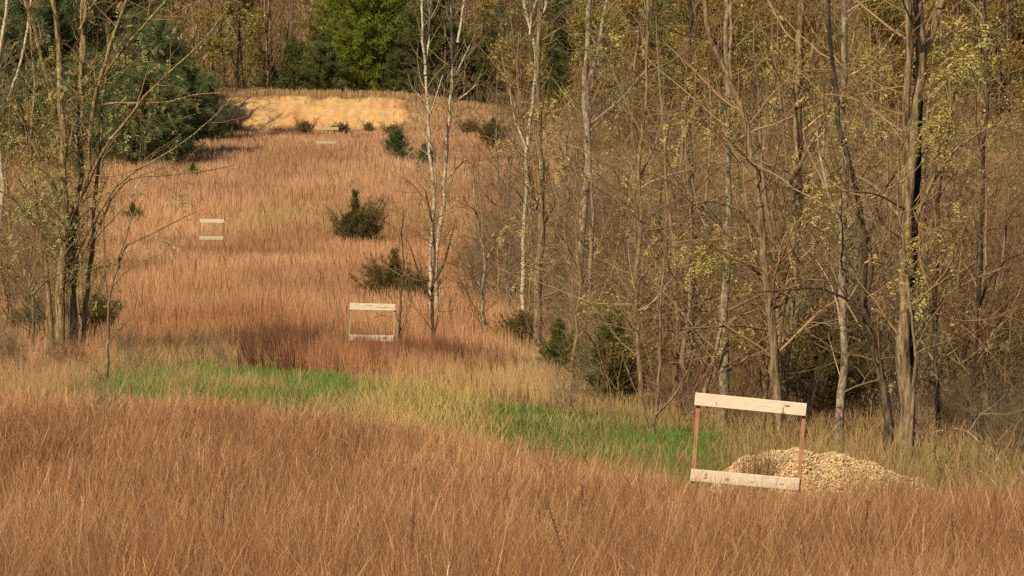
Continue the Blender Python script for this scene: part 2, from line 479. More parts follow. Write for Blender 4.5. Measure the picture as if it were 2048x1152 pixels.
def field_grass():
    rng = np.random.default_rng(13)
    x, y, cr = clumped(rng, 620000, 60, 304, 14, .42, .05, 3)
    u = screen_u(x, y)
    keep = (y > far_edge(u) + .5 + 2.5 * (fbm(x * .4, y * .4, 3) - .5)) & (bank_h(x, y) < .35)
    keep &= ~((u > 1080) & (y < 125) & (rng.random(len(x)) < .25 * sstep(1080, 1250, u)))
    x, y, u, cr = x[keep], y[keep], u[keep], cr[keep]; n = len(x)
    wood = sstep(1020, 1250, u + 60 * (fbm(x * .15, y * .1, 4) - .5)) * (1 - sstep(95, 150, y))
    n1 = fbm(x * .12, y * .035, 61); n2 = fbm(x * .5, y * .16, 62); fine = rng.random(n)
    c = mixc(np.broadcast_to(C_FIELD, (n, 3)), C_FIELD2, np.clip((n1 - .42) * 3, 0, 1))
    c = mixc(c, C_FAR, sstep(200, 260, y))
    # olive patches across the middle of the field and tan fringe beside the trees
    ol = np.exp(-((y - 205) / 14) ** 2) * sstep(380, 560, u) * np.clip((n2 - .35) * 3, 0, 1)
    c = mixc(c, C_OLIVE * 1.25, ol * .75)
    tan = sstep(760, 1000, u) * (1 - sstep(86, 100, y)) + sstep(950, 1150, u) * (1 - sstep(125, 170, y))
    c = mixc(c, C_TAN * .95, np.clip(tan, 0, 1) * np.clip(.35 + (n2 - .4) * 2.5, 0, 1))
    c = mixc(c, mixc(np.broadcast_to(C_TAN * .8, (n, 3)), C_OLIVE, rng.random(n)), wood * .42)
    brush = sstep(-2, 3, y - far_edge(u)) * (1 - sstep(4, 16, y - far_edge(u))) * (u < 560)
    c = mixc(c, mixc(np.broadcast_to(C_TAN, (n, 3)), C_OLIVE, rng.random(n)), brush * .75)
    # dark red band around the second frame
    band = np.exp(-((y - (91 - (u - 700) * .012)) / 5.0) ** 2) * sstep(460, 540, u) * (1 - sstep(960, 1100, u))
    band *= np.clip(.45 + (n2 - .3) * 2.6, 0, 1)
    c = mixc(c, C_DARKRED, np.clip(band * 1.0, 0, .25) * (rng.random(n) < .93))
    c = c * (.7 + .45 * n2 + .15 * cr)[:, None] * (.8 + .4 * rng.random((n, 1)))
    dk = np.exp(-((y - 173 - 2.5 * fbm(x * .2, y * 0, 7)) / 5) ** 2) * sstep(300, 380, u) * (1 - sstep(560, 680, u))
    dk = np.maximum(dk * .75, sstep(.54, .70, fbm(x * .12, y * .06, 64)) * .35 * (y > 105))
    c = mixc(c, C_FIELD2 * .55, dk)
    dark = (fine < .025) & (y > 100); c[dark] = C_DARKRED * .8
    h = (.55 + .35 * n2) * (.7 + .5 * rng.random(n)); h[dark] *= 1.35
    h = h * (1 - .42 * wood) * (1 - .3 * brush) * (1 - .35 * np.clip(tan, 0, 1)) + .25 * band * rng.random(n)
    lowp = np.interp(y, [60, 100, 260, 285, 300], [1, 1, 1.0, .55, .4]); h *= lowp
    w = .0100 * np.clip(y / 90, .75, 2.8) * (.5 + .8 * rng.random(n)); w[dark] *= 1.5
    lean = rng.normal(0, .15, (n, 2)); lean[:, 0] += .18 * (cr - .5) - .02
    lean *= (1 + wood + brush)[:, None]
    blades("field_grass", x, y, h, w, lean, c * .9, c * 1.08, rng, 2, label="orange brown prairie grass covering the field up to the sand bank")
    m = 260
    cu = np.concatenate([rng.normal(560, 34, 75), rng.normal(800, 105, m - 75)])
    cy = 92.5 - (cu - 700) * .016 + rng.normal(0, 2.6, m)
    cx = (cu - 1024) * cy / F
    per = 75
    x = np.repeat(cx, per); y = np.repeat(cy, per); x, y = tuft(rng, x, y, .13); n = len(x)
    hf = np.repeat(.45 + .75 * rng.random(m) ** 1.2, per) * np.where(np.repeat(cu, per) < 640, 1.15, .95)
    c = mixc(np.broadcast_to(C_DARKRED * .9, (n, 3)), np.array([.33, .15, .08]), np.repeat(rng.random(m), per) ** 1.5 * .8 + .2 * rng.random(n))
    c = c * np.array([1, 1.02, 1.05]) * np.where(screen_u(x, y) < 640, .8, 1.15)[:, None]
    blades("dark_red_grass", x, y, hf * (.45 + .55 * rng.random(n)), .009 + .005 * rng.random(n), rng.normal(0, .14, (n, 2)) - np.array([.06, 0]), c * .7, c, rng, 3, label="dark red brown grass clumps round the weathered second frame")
    # grass on the rim and shoulders of the bank
    n = 15000
    x = rng.uniform(-42, 10, n); y = rng.uniform(297, 311, n)
    hb = bank_h(x, y)
    rim = (y > 303.2 + .8 * rng.normal(size=n)); left = (x < -21 - 3 * rng.random(n)) & (fbm(x * .5, y * .5, 4) > .55)
    right = (x > -8.6 + 1.0 * rng.normal(size=n)) & (rng.random(n) < .9)
    foot = (hb < .5 * fbm(x * .4, y * .4, 8)) & (rng.random(n) < .7)
    k = (hb > .1) & (rim | left | right | foot)
    x, y = x[k], y[k]; n = len(x)
    c = mixc(np.broadcast_to(C_FAR, (n, 3)), C_TAN, rng.random(n)) * (.6 + .6 * rng.random((n, 1)))
    blades("bank_grass", x, y, .35 + .5 * rng.random(n) * fbm(x * .8, y * .8, 2), .035 + .03 * rng.random(n), rng.normal(0, .15, (n, 2)), c * .7, c, rng, 2, label="dry grass fringe along the rim of the sand bank")

foreground_grass(); strip_grass(); field_grass()

# ------------------------------------------------------------------ sand bank
def build_bank():
    xs = np.linspace(-42, 8, 260); ys = np.linspace(295.5, 315, 100)
    X, Y = np.meshgrid(xs, ys)
    H = bank_h(X, Y)
    gul = (fbm(X * .9, Y * .25, 21) - .5) * .5 + (fbm(X * 3, Y * 1.2, 22) - .5) * .22
    Z = ground(X, Y) + H + gul * np.clip(H, 0, 1) - .12 * (H < .05)
    ny, nx = X.shape
    i = np.arange(ny - 1)[:, None] * nx; j = np.arange(nx - 1)[None, :]
    q = np.stack([i + j, i + j + 1, i + nx + j + 1, i + nx + j], -1).reshape(-1, 4)
    sand = np.array([.425, .275, .125]); red = np.array([.42, .20, .095]); veg = np.array([.25, .15, .075])
    c = np.broadcast_to(sand, X.shape + (3,)).copy()
    n = fbm(X * .45, Y * .6, 23)
    c = mixc(c, red, np.clip(sstep(-19, -24, X) * .5 + (n - .50) * 2.4, 0, .8))
    c = mixc(c, veg, np.clip(sstep(-9.2, -7.4, X + 5 * (n - .5)) + sstep(302.4, 304, Y + 3 * (fbm(X * .8, Y * .3, 26) - .5)) + (H < .25), 0, 1))
    c = c * (.85 + .3 * fbm(X * 2.5, Y * 2.5, 24))[..., None]
    m, nt, out = new_mat("ochre_sand")
    at = nt.nodes.new("ShaderNodeAttribute"); at.attribute_name = "Col"
    b = nt.nodes.new("ShaderNodeBsdfPrincipled"); b.inputs["Roughness"].default_value = 1; b.inputs["Specular IOR Level"].default_value = .05
    n1 = noise(nt, 2.2, (1, 1, 1), 6, .7)
    r = ramp(nt, n1, [(.3, (.78, .74, .68)), (.7, (1.15, 1.12, 1.08))])
    mx = nt.nodes.new("ShaderNodeMix"); mx.data_type = 'RGBA'; mx.blend_type = 'MULTIPLY'; mx.inputs[0].default_value = 1
    nt.links.new(at.outputs["Color"], mx.inputs[6]); nt.links.new(r, mx.inputs[7]); nt.links.new(mx.outputs[2], b.inputs["Base Color"])
    bp = nt.nodes.new("ShaderNodeBump"); bp.inputs["Strength"].default_value = .7; bp.inputs["Distance"].default_value = .2
    nt.links.new(n1, bp.inputs["Height"]); nt.links.new(bp.outputs[0], b.inputs["Normal"])
    nt.links.new(b.outputs[0], out.inputs[0])
    me = make_mesh("sand_bank", np.stack([X, Y, Z], -1), q, m, c, True)
    link("sand_bank", me, label="bare ochre sand bank at the far end of the field", cat="sand bank")
build_bank()

# ------------------------------------------------------------------ target frames
def box(g, x0, x1, y0, y1, z0, z1, bev=0.004, m=0, jit=None):
    """bevelled board as nested loops: quads only"""
    b = bev
    prof = [(y0 + b, z0), (y1 - b, z0), (y1, z0 + b), (y1, z1 - b), (y1 - b, z1), (y0 + b, z1), (y0, z1 - b), (y0, z0 + b)]
    n = 14
    xs = np.concatenate([[x0, x0 + b], np.linspace(x0 + b, x1 - b, n)[1:-1], [x1 - b, x1]])
    rings = []
    cy, cz = (y0 + y1) / 2, (z0 + z1) / 2
    for k, xx in enumerate(xs):
        s = 1.0
        end = k in (0, len(xs) - 1)
        ring = []
        for (yy, zz) in prof:
            if end:
                yy = cy + (yy - cy) * (1 - 2 * b / (y1 - y0)); zz = cz + (zz - cz) * (1 - 2 * b / (z1 - z0))
            ring.append((xx, yy, zz))
        rings.append(ring)
    v = np.array(rings, float)
    K = len(prof)
    if jit is not None:
        v[:, :, 2] += jit(v[:, :, 0])[...]
    i = np.arange(len(xs) - 1)[:, None] * K; j = np.arange(K)[None, :]; j2 = (j + 1) % K
    q = np.stack([i + j, i + j2, i + K + j2, i + K + j], -1).reshape(-1, 4)
    caps = []
    for off, fl in ((0, 1), ((len(xs) - 1) * K, 0)):
        for a, b_, c_, d_ in ((0, 1, 2, 3), (0, 3, 4, 7), (4, 5, 6, 7)):
            caps.append([off + t for t in ((d_, c_, b_, a) if fl else (a, b_, c_, d_))])
    q = np.concatenate([q, np.array(caps)])
    g.add(v.reshape(-1, 3), q, None, m)

def wood_mat(name, light, dark, grain=1.0, knots=(), crack=None, streak=.5):
    """sawn board: long grain, dark knots at given (x, z) spots of the board, optional crack"""
    m, nt, out = new_mat(name)
    b = nt.nodes.new("ShaderNodeBsdfPrincipled"); b.inputs["Roughness"].default_value = .8; b.inputs["Specular IOR Level"].default_value = .2
    n1 = noise(nt, 9, (.7, 6, 6 * grain), 5, .65)
    col = ramp(nt, n1, [(.32, dark), (.5, tuple(np.array(light) * .9)), (.68, light)])
    def mul(col, fac, colr):
        mx = nt.nodes.new("ShaderNodeMix"); mx.data_type = 'RGBA'; mx.blend_type = 'MIX'
        nt.links.new(fac, mx.inputs[0]); nt.links.new(col, mx.inputs[6]); mx.inputs[7].default_value = (*colr, 1)
        return mx.outputs[2]
    tc = nt.nodes.new("ShaderNodeTexCoord")
    sep = nt.nodes.new("ShaderNodeSeparateXYZ"); nt.links.new(tc.outputs["Object"], sep.inputs[0])
    wob = noise(nt, 14, (1, 1, 1), 2, .5)
    for (kx, kz, rx, rz) in knots:
        def mth(op, a, b_=None):
            nd = nt.nodes.new("ShaderNodeMath"); nd.operation = op
            for s, val in ((0, a), (1, b_)):
                if val is None: continue
                if hasattr(val, "links"): nt.links.new(val, nd.inputs[s])
                else: nd.inputs[s].default_value = val
            return nd.outputs[0]
        dx = mth('DIVIDE', mth('SUBTRACT', sep.outputs[0], kx), rx)
        dz = mth('DIVIDE', mth('SUBTRACT', sep.outputs[2], kz), rz)
        d2 = mth('ADD', mth('MULTIPLY', dx, dx), mth('MULTIPLY', dz, dz))
        d2 = mth('ADD', d2, mth('MULTIPLY', mth('SUBTRACT', wob, .5), 2.4))
        f = mth('SUBTRACT', 1.25, d2)
        nd = nt.nodes.new("ShaderNodeClamp"); nt.links.new(f, nd.inputs[0])
        f = mth('MULTIPLY', nd.outputs[0], .85)
        col = mul(col, f, (.10, .055, .03))
    nt.links.new(col, b.inputs["Base Color"])
    bp = nt.nodes.new("ShaderNodeBump"); bp.inputs["Strength"].default_value = .35; bp.inputs["Distance"].default_value = .004
    nt.links.new(n1, bp.inputs["Height"]); nt.links.new(bp.outputs[0], b.inputs["Normal"])
    nt.links.new(b.outputs[0], out.inputs[0])
    return m

def frame(label, D, tl, tr, bl, br, th, bh, posts, mats, depth=.038, below=1.2, extra=None):
    """tl..br: pixel centres of rail ends (top left, top right, bottom left, bottom right); th, bh rail heights in px;
    posts: [(top px x, bottom px x)]; rails are nailed on the front (camera side) of the posts"""
    sc = D / F
    cx = (bl[0] + br[0]) / 2
    gx = (cx - 1024) * sc
    base = np.array([gx, D, float(surface(gx, D))])
    root = link("target_frame", None, label=label, cat="target frame", group="wooden target frames standing in the field", loc=base)
    def rail(a, b_, hpx, mat, nm, lab=None):
        pa, pb = P(*a, D), P(*b_, D)
        mid = (pa + pb) / 2; L = np.linalg.norm(pb - pa); ang = math.atan2(pb[2] - pa[2], pb[0] - pa[0])
        g = Geo(); box(g, -L / 2, L / 2, -depth / 2, depth / 2, -hpx * sc / 2, hpx * sc / 2)
        o = link(nm, g.mesh(nm, mat), root, lab)
        o.location = [float(t) for t in (mid - base + np.array([0, -.04, 0]))]; o.rotation_euler = (0, -ang, 0)
    rail(tl, tr, th, mats[0], "top_rail"); rail(bl, br, bh, mats[1], "bottom_rail")
    for (tx, ty, bx, by, w) in posts:
        pt = P(tx, ty, D); pb = P(bx, by, D); dirv = pb - pt
        gz = float(surface(pb[0], D)) - .15
        k = (gz - pt[2]) / dirv[2]
        pe = pt + dirv * k
        L = np.linalg.norm(pe - pt); ang = math.atan2(pt[0] - pe[0], pt[2] - pe[2])
        g = Geo(); box(g, 0, L, -w * sc / 2, w * sc / 2, -w * sc / 2, w * sc / 2, .003)
        o = link("post", g.mesh("post", mats[2]), root)
        o.location = [float(t) for t in (pe - base)]; o.rotation_euler = (0, -math.pi / 2 + ang, 0)
    return root

m_new = wood_mat("pale_pine_top", (.62, .52, .39), (.47, .375, .265), 1, [(.40, .02, .035, .012), (.355, -.03, .012, .035), (.36, -.055, .03, .01), (-.37, -.03, .006, .018)])
m_new2 = wood_mat("pale_pine_bottom", (.60, .50, .37), (.45, .36, .255), 1, [(-.425, .015, .015, .02), (-.43, -.018, .022, .013), (-.19, -.015, .025, .020), (.40, -.015, .028, .017), (.08, -.02, .035, .006)])
m_red = wood_mat("red_brown_post", (.36, .165, .09), (.17, .07, .038), 1)
m_grey = wood_mat("weathered_grey", (.56, .48, .34), (.30, .25, .17), 1, [(.1, .0, .02, .03), (.32, -.015, .22, .012), (-.1, .03, .12, .007)])
m_grey2 = wood_mat("weathered_grey_low", (.46, .41, .32), (.20, .17, .12), 2, [(-.25, 0, .02, .05), (.1, .0, .02, .05), (.35, 0, .05, .05)])
m_greyp = wood_mat("weathered_post", (.34, .25, .14), (.17, .12, .065), 1)
m_straw = wood_mat("straw_coloured_post", (.32, .19, .10), (.24, .13, .07), 1)
m_lich = wood_mat("green_grey_rail", (.40, .36, .23), (.22, .20, .12), 1)
m_far = wood_mat("sun_bleached_rail", (.50, .42, .30), (.38, .31, .22), 1)
m_farthest = wood_mat("dull_tan_rail", (.40, .30, .195), (.34, .25, .16), 1)
m_olivepost = wood_mat("olive_post", (.20, .17, .09), (.10, .08, .045), 1)
frame("pale new wooden target frame with reddish posts leaning beside the chip heap", 40.0, (1389.5, 797), (1612, 819), (1381, 949), (1598, 968.5), 25.5, 24.5,
      [(1397, 806, 1384, 990, 7.5), (1608, 828, 1596, 990, 7.5)], (m_new, m_new2, m_red))
frame("weathered grey target frame with a cracked top board, in dark red grass", 96.0, (699.5, 612.5), (791, 614.5), (696, 675), (788, 677), 13.5, 12.5,
      [(702, 620, 697, 690, 2.8), (789.5, 620, 787, 690, 3.2)], (m_grey, m_grey2, m_greyp))
frame("small weathered target frame with a green-grey lower rail amid orange grass", 181.0, (399.5, 441.5), (448, 442), (399, 475.5), (447, 476), 7.2, 7.2,
      [(400, 442, 400, 505, 2.6), (446, 442, 444, 505, 2.6)], (m_far, m_lich, m_olivepost))
frame("bleached target frame farthest away, in grass below the sand bank", 275.0, (632, 257), (677, 257), (632.5, 285), (672, 285), 5.6, 5.0,
      [(634, 257, 634, 300, 1.0), (672, 257, 671, 300, 1.0)], (m_farthest, m_farthest, m_straw))
# the broken stake next to the second frame
def stake(px, pt, pb, D, w):
    a = P(px, pt, D); b_ = P(px - 2, pb, D); b_[2] = surface(b_[0], D) - .1
    g = Geo(); L = a[2] - b_[2]
    box(g, 0, L, -w * D / F / 2, w * D / F / 2, -w * D / F / 2, w * D / F / 2)
    o = link("stake", g.mesh("stake", m_olivepost), label="short dark wooden stake beside the weathered second frame", cat="stake", loc=b_)
    o.rotation_euler = (0, -math.pi / 2 + .02, 0)
stake(696, 651, 690, 95.6, 4)

# ------------------------------------------------------------------ chip heap
def build_heap():
    rng = np.random.default_rng(5)
    D0 = 45.0; sc = D0 / F
    pxs = [1395, 1440, 1490, 1515, 1545, 1575, 1600, 1640, 1665, 1720, 1750, 1800, 1850, 1900, 1945]
    tops = [1030, 954, 926, 918, 906, 909, 902, 911, 908, 930, 934, 955, 968, 995, 1025]
    def hh(X, Y):
        u = 1024 + F * X / D0
        zt = np.array([P(1600, t, D0)[2] for t in tops])
        zc = np.interp(u, pxs, zt) - ground(X, np.full_like(X, D0))
        s = np.clip(1 - ((Y - D0) / 1.35) ** 2, 0, 1) ** .8
        return np.clip(zc, -.1, 2) * s
    xs = np.linspace((1380 - 1024) * sc, (1960 - 1024) * sc, 170); ys = np.linspace(D0 - 1.5, D0 + 1.5, 90)
    X, Y = np.meshgrid(xs, ys)
    Z = ground(X, Y) + hh(X, Y) + .17 * (fbm(X * 3.2, Y * 3.2, 2) - .5) + .06 * (fbm(X * 18, Y * 18, 3) - .5) - .03
    ny, nx = X.shape
    i = np.arange(ny - 1)[:, None] * nx; j = np.arange(nx - 1)[None, :]
    q = np.stack([i + j, i + j + 1, i + nx + j + 1, i + nx + j], -1).reshape(-1, 4)
    g = Geo()
    cc = np.array([.52, .36, .195]) * (.7 + .6 * fbm(X * 9, Y * 9, 6))[..., None]
    g.add(np.stack([X, Y, Z], -1), q, cc.reshape(-1, 3))
    n = 60000
    x = rng.uniform(xs[0], xs[-1], n); y = rng.uniform(ys[0], ys[-1], n)
    h = hh(x, y); k = (h > .015) | ((h > -.09) & (rng.random(n) < .06)); x, y, h = x[k], y[k], h[k]; n = len(x)
    z = ground(x, y) + h + .17 * (fbm(x * 3.2, y * 3.2, 2) - .5) + rng.uniform(-.02, .018, n)
    # each chip a flat irregular six-faced flake
    a = norm(rng.normal(size=(n, 3)) * np.array([1, 1, .55])); b = norm(np.cross(a, rng.normal(size=(n, 3)))); c = np.cross(a, b)
    la = (.005 + .018 * rng.random(n) ** 3)[:, None]; lb = la * rng.uniform(.35, .8, (n, 1)); lc = la * rng.uniform(.12, .35, (n, 1))
    cen = np.stack([x, y, z], 1)
    corners = []
    for sa, sb, s2 in [(-1, -1, -1), (1, -1, -1), (1, 1, -1), (-1, 1, -1), (-1, -1, 1), (1, -1, 1), (1, 1, 1), (-1, 1, 1)]:
        corners.append(cen + a * la * sa * rng.uniform(.7, 1.1, (n, 1)) + b * lb * sb * rng.uniform(.6, 1.1, (n, 1)) + c * lc * s2)
    v = np.stack(corners, 1)
    fq = np.array([[0, 3, 2, 1], [4, 5, 6, 7], [0, 1, 5, 4], [1, 2, 6, 5], [2, 3, 7, 6], [3, 0, 4, 7]])
    q = (np.arange(n)[:, None, None] * 8 + fq[None]).reshape(-1, 4)
    col = np.array([.54, .375, .205]) * (.60 + .5 * rng.random((n, 1))) * (1 + np.array([.05, 0, -.12]) * rng.normal(0, 1, (n, 1)))
    g.add(v, q, np.repeat(np.clip(col, .02, .8), 8, 0))
    m, nt, out = new_mat("pale_chips")
    at = nt.nodes.new("ShaderNodeAttribute"); at.attribute_name = "Col"
    bs = nt.nodes.new("ShaderNodeBsdfPrincipled"); bs.inputs["Roughness"].default_value = .9; bs.inputs["Specular IOR Level"].default_value = .1
    nt.links.new(at.outputs["Color"], bs.inputs["Base Color"]); nt.links.new(bs.outputs[0], out.inputs[0])
    link("chip_heap", g.mesh("chip_heap", m), label="heap of pale tan chips behind the leaning new frame", cat="heap")
    # grass and weeds rooted in the front of the heap
    n = 4200
    x = rng.uniform((1430 - 1024) * sc, (1930 - 1024) * sc, n); y = rng.uniform(D0 - 1.6, D0 - .2, n)
    u = 1024 + F * x / D0
    k = (fbm(x * 1.4, y * 1.1, 8) > .43) & (((u > 1480) & (u < 1625) & (y < D0 - .5)) | (y < D0 - .95) | ((u > 1760) & (rng.random(n) < .6)))
    x, y = x[k], y[k]; n = len(x)
    c = mixc(np.broadcast_to(C_FORE, (n, 3)), C_OLIVE, rng.random(n)) * (.6 + .6 * rng.random((n, 1)))
    blades("heap_grass", x, y, .15 + .4 * rng.random(n), .005 + .003 * rng.random(n), rng.normal(0, .25, (n, 2)), c * .7, c, rng, 3,
           z=ground(x, y) + hh(x, y) * .97 - .05, label="sparse dry grass sprouting from the chip heap")
build_heap()

# ------------------------------------------------------------------ trees grown round guiding stems
TW_BROWN = np.array([.205, .130, .064]); TW_GREY = np.array([.245, .178, .108]); TW_TAN = np.array([.27, .185, .092]); TW_RED = np.array([.16, .085, .06])
PAL_LOCUST = [(.47, .37, .13), (.42, .35, .14), (.34, .31, .11), (.48, .34, .09), (.25, .25, .08)]
PAL_SILVER = [(.30, .33, .17), (.22, .26, .11), (.36, .34, .13), (.42, .36, .14), (.17, .21, .08)]
PAL_YELLOW = [(.42, .31, .09), (.38, .30, .11), (.32, .27, .09), (.40, .25, .07), (.26, .24, .08)]
PAL_OLIVE = [(.20, .18, .05), (.15, .15, .045), (.26, .20, .05), (.30, .19, .04)]

def leaf_sites(tips, rng, clusters, radius, prob, zlim=None, want=None):
    if len(tips) == 0: return tips
    if want is not None: cen = want
    else: cen = tips[rng.integers(0, len(tips), clusters)]
    d = np.full(len(tips), 1e9)
    for c in cen:
        d = np.minimum(d, np.linalg.norm(tips - c, axis=1))
    return tips[rng.random(len(tips)) < prob * np.exp(-(d / radius) ** 2)]

def guided_tree(name, label, cat, D, stems, bark, seed, twig=TW_BROWN, levels=None, leaves=None, group=None, trunk_label=None, top=-260, black=None, leafn=2, parts=("trunk", "branches", "leaves")):
    """stems: list of (pixel polyline, width px at base, width px at top[, depth offset])"""
    rng = np.random.default_rng(seed)
    sc = D / F
    P0 = []; R0 = []
    base = None
    for k, s in enumerate(stems):
        pts, w0, w1 = s[0], s[1], s[2]
        dd = s[3] if len(s) > 3 else 0.0
        grounded = len(s) <= 4
        w = [P(px, py, D + dd) for px, py in pts]
        if dd and not grounded:                                   # side limb: leaves its trunk at the trunk's depth
            for i in range(len(w)):
                w[i] = P(*pts[i], D + dd * min(1, i / max(1, len(w) - 1)))
        if grounded:
            gz = float(surface(w[0][0], D + dd))
            if w[0][2] > gz: w.insert(0, np.array([w[0][0], D + dd, gz - .15]))
            else: w[0][2] = gz - .15
        if base is None: base = np.array([w[0][0], w[0][1], float(surface(w[0][0], w[0][1]))])
        n = 26
        pl = resample(w, n)
        L = np.linalg.norm(np.diff(pl, axis=0), axis=1).sum()
        wob = np.cumsum(rng.normal(0, 1, (n, 3)), 0); wob -= np.linspace(0, 1, n)[:, None] * wob[-1]
        pl = pl + wob * .0055 * L * np.array([.5, 1, .1])
        r = np.interp(np.linspace(0, 1, n), [0, .06, .55, 1], [w0 * 1.25, w0, w0 * .28 + w1 * .72 if grounded else (w0 + w1) / 2, w1]) * sc / 2
        r = r * (1 + .07 * rng.normal(size=n))
        P0.append(pl); R0.append(r)
    P0 = np.array(P0); R0 = np.array(R0)
    g = Geo(); v, q = tubes(P0, R0, 10, rng)
    # uneven bark outline
    g.add(v, q)
    root = link(name, None, label=label, cat=cat, group=group, loc=base)
    link(parts[0], g.mesh(parts[0], bark, True, base), root, trunk_label)
    if black:  # separate stem in black bark, standing close against the first trunk
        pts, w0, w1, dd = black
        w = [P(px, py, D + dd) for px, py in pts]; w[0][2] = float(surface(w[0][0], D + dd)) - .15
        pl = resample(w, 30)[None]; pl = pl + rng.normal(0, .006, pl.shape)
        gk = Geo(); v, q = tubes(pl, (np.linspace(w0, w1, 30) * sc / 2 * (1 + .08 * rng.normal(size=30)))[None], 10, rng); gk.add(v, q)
        link("trunk", gk.mesh("trunk", BARK['black'], True, base), root, "black secondary trunk pressed against the tan one")
    gb = Geo()
    tips = []
    Pp, Rp = P0, R0
    carry = []
    for li, lv in enumerate(levels):
        lv = dict(lv); lv['rmin'] = lv['rmin'] * max(1.0, D / 70)
        Q, R = grow(Pp, Rp, rng, **lv)
        if len(Q) == 0: break
        px, py = to_px(Q[:, -1])
        out = (py < top) | (px < -450) | (px > 2500)
        keep = ~out | (rng.random(len(Q)) < .25)
        Q, R = Q[keep], R[keep]
        v, q = tubes(Q, R, 5 if li == 0 else 3, rng)
        tone = twig * (.5 + .85 * rng.random((len(Q), 1)))
        gb.add(v, q, np.repeat(tone, Q.shape[1] * (5 if li == 0 else 3), 0))
        if li == 0: carry = (Q, R)
        Pp, Rp = Q, R
        tips.append(Q[:, -1]); tips.append(Q[:, Q.shape[1] // 2])
    link(parts[1], gb.mesh(parts[1], M_TWIG, True, base), root)
    if leaves:
        tp = np.concatenate(tips[2:]) if len(tips) > 2 else np.concatenate(tips)
        want = None
        if leaves.get('at'): want = [P(px, py, D + rng.normal(0, .5)) for px, py in leaves['at']]
        gl = Geo()
        if want is not None:
            sites = []
            for cpt in want:                                      # clusters of leaf sprays round given spots, hung on the nearest twigs
                dist = np.linalg.norm(tp - cpt, axis=1)
                near = tp[dist < leaves['radius'] * 1.4]
                m = leaves['per']
                if len(near) == 0: near = tp[np.argsort(dist)[:12]]
                m = int(m * 1.05)
                sites.append(near[rng.integers(0, len(near), m)] + rng.normal(0, leaves['radius'] * .34, (m, 3)))
            gl.add(*compound_leaves(np.concatenate(sites), rng, leaves['size'] * 1.15, 6, leaves['pal']))
        if leaves.get('clusters'):
            sites = leaf_sites(tp, rng, leaves['clusters'], leaves['radius'], leaves['prob'])
            if len(sites):
                sites = np.repeat(sites, leafn, 0) + rng.normal(0, .06, (len(sites) * leafn, 3))
                gl.add(*compound_leaves(sites, rng, leaves['size'], 6, leaves['pal']))
        if gl.n:
            link(parts[2], gl.mesh(parts[2], M_LEAF, False, base), root)
    return root

LV = lambda a=1.6, b=2.0, c=3.0, la=1.7, lb=.8, lc=.42, ang=52, trop=.03: [
    dict(per_m=a * 2.3, L=la, ang=ang, trop=trop, wig=.13, n=8, ratio=.42, t0=.12, lfall=.35, rmin=.0045),
    dict(per_m=b * 1.5, L=lb * 1.1, ang=48, trop=.03, wig=.16, n=6, ratio=.6, t0=.12, lfall=.4, rmin=.0042),
    dict(per_m=c * 1.35, L=lc * 1.1, ang=46, trop=.02, wig=.18, n=5, ratio=.65, t0=.1, lfall=.4, rmin=.0032)]

RG = "bare locust trunks in the stand behind the chip heap"
guided_tree("locust_tree", "largest right-hand tree, thick tan trunk with a black one against its right side", "tree", 53.0, [
    ([(1808, 935), (1806, 700), (1811, 560), (1817, 420), (1825, 300), (1833, 200), (1836, 120), (1828, 0), (1822, -220)], 31, 18),
    ([(1812, 330), (1808, 240), (1808, 164), (1811, 91), (1816, 0), (1810, -200)], 16, 12, -.5, 'limb'),
    ([(1836, 130), (1848, 100), (1866, 50), (1890, -40), (1920, -200)], 17, 8, .5, 'limb'),
    ([(1812, 440), (1790, 420), (1760, 380), (1730, 360), (1712, 352)], 12, 4, .4, 'limb'),
    ([(1824, 470), (1850, 400), (1880, 340), (1920, 290), (1975, 255), (2040, 235)], 9, 3, -.6, 'limb'),
    ([(1818, 690), (1850, 640), (1890, 590), (1940, 560), (2010, 535)], 8, 3, -.7, 'limb'),
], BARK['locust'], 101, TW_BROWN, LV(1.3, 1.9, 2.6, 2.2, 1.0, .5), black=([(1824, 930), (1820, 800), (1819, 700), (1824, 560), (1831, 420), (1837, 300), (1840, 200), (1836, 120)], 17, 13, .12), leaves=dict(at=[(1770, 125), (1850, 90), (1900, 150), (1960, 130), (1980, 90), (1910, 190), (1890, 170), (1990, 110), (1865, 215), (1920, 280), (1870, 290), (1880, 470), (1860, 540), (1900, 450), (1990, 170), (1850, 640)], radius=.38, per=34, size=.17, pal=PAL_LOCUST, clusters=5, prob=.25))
guided_tree("locust_tree", "straight sunlit tan trunk just behind the peak of the chip heap", "tree", 60.0, [
    ([(1560, 885), (1563, 700), (1568, 560), (1572, 420), (1578, 340), (1590, 220), (1597, 140), (1605, 0), (1612, -180)], 26, 15),
    ([(1592, 215), (1620, 130), (1640, 40), (1650, -120)], 9, 6, .5, 'limb'),
    ([(1575, 380), (1610, 300), (1650, 230), (1690, 130), (1720, 0)], 8, 3, -.5, 'limb'),
    ([(1566, 600), (1600, 520), (1640, 480), (1700, 450)], 7, 3, .5, 'limb'),
], BARK['yellow'], 102, TW_TAN, LV(1.4, 2.0, 2.8, 2.2, 1.0, .5), dict(at=[(1600, 410), (1640, 230), (1590, 100), (1560, 160), (1640, 340), (1650, 350), (1570, 720), (1560, 660), (1590, 745), (1680, 210), (1560, 590)], radius=.4, per=26, size=.17, pal=PAL_LOCUST, clusters=4, prob=.25))
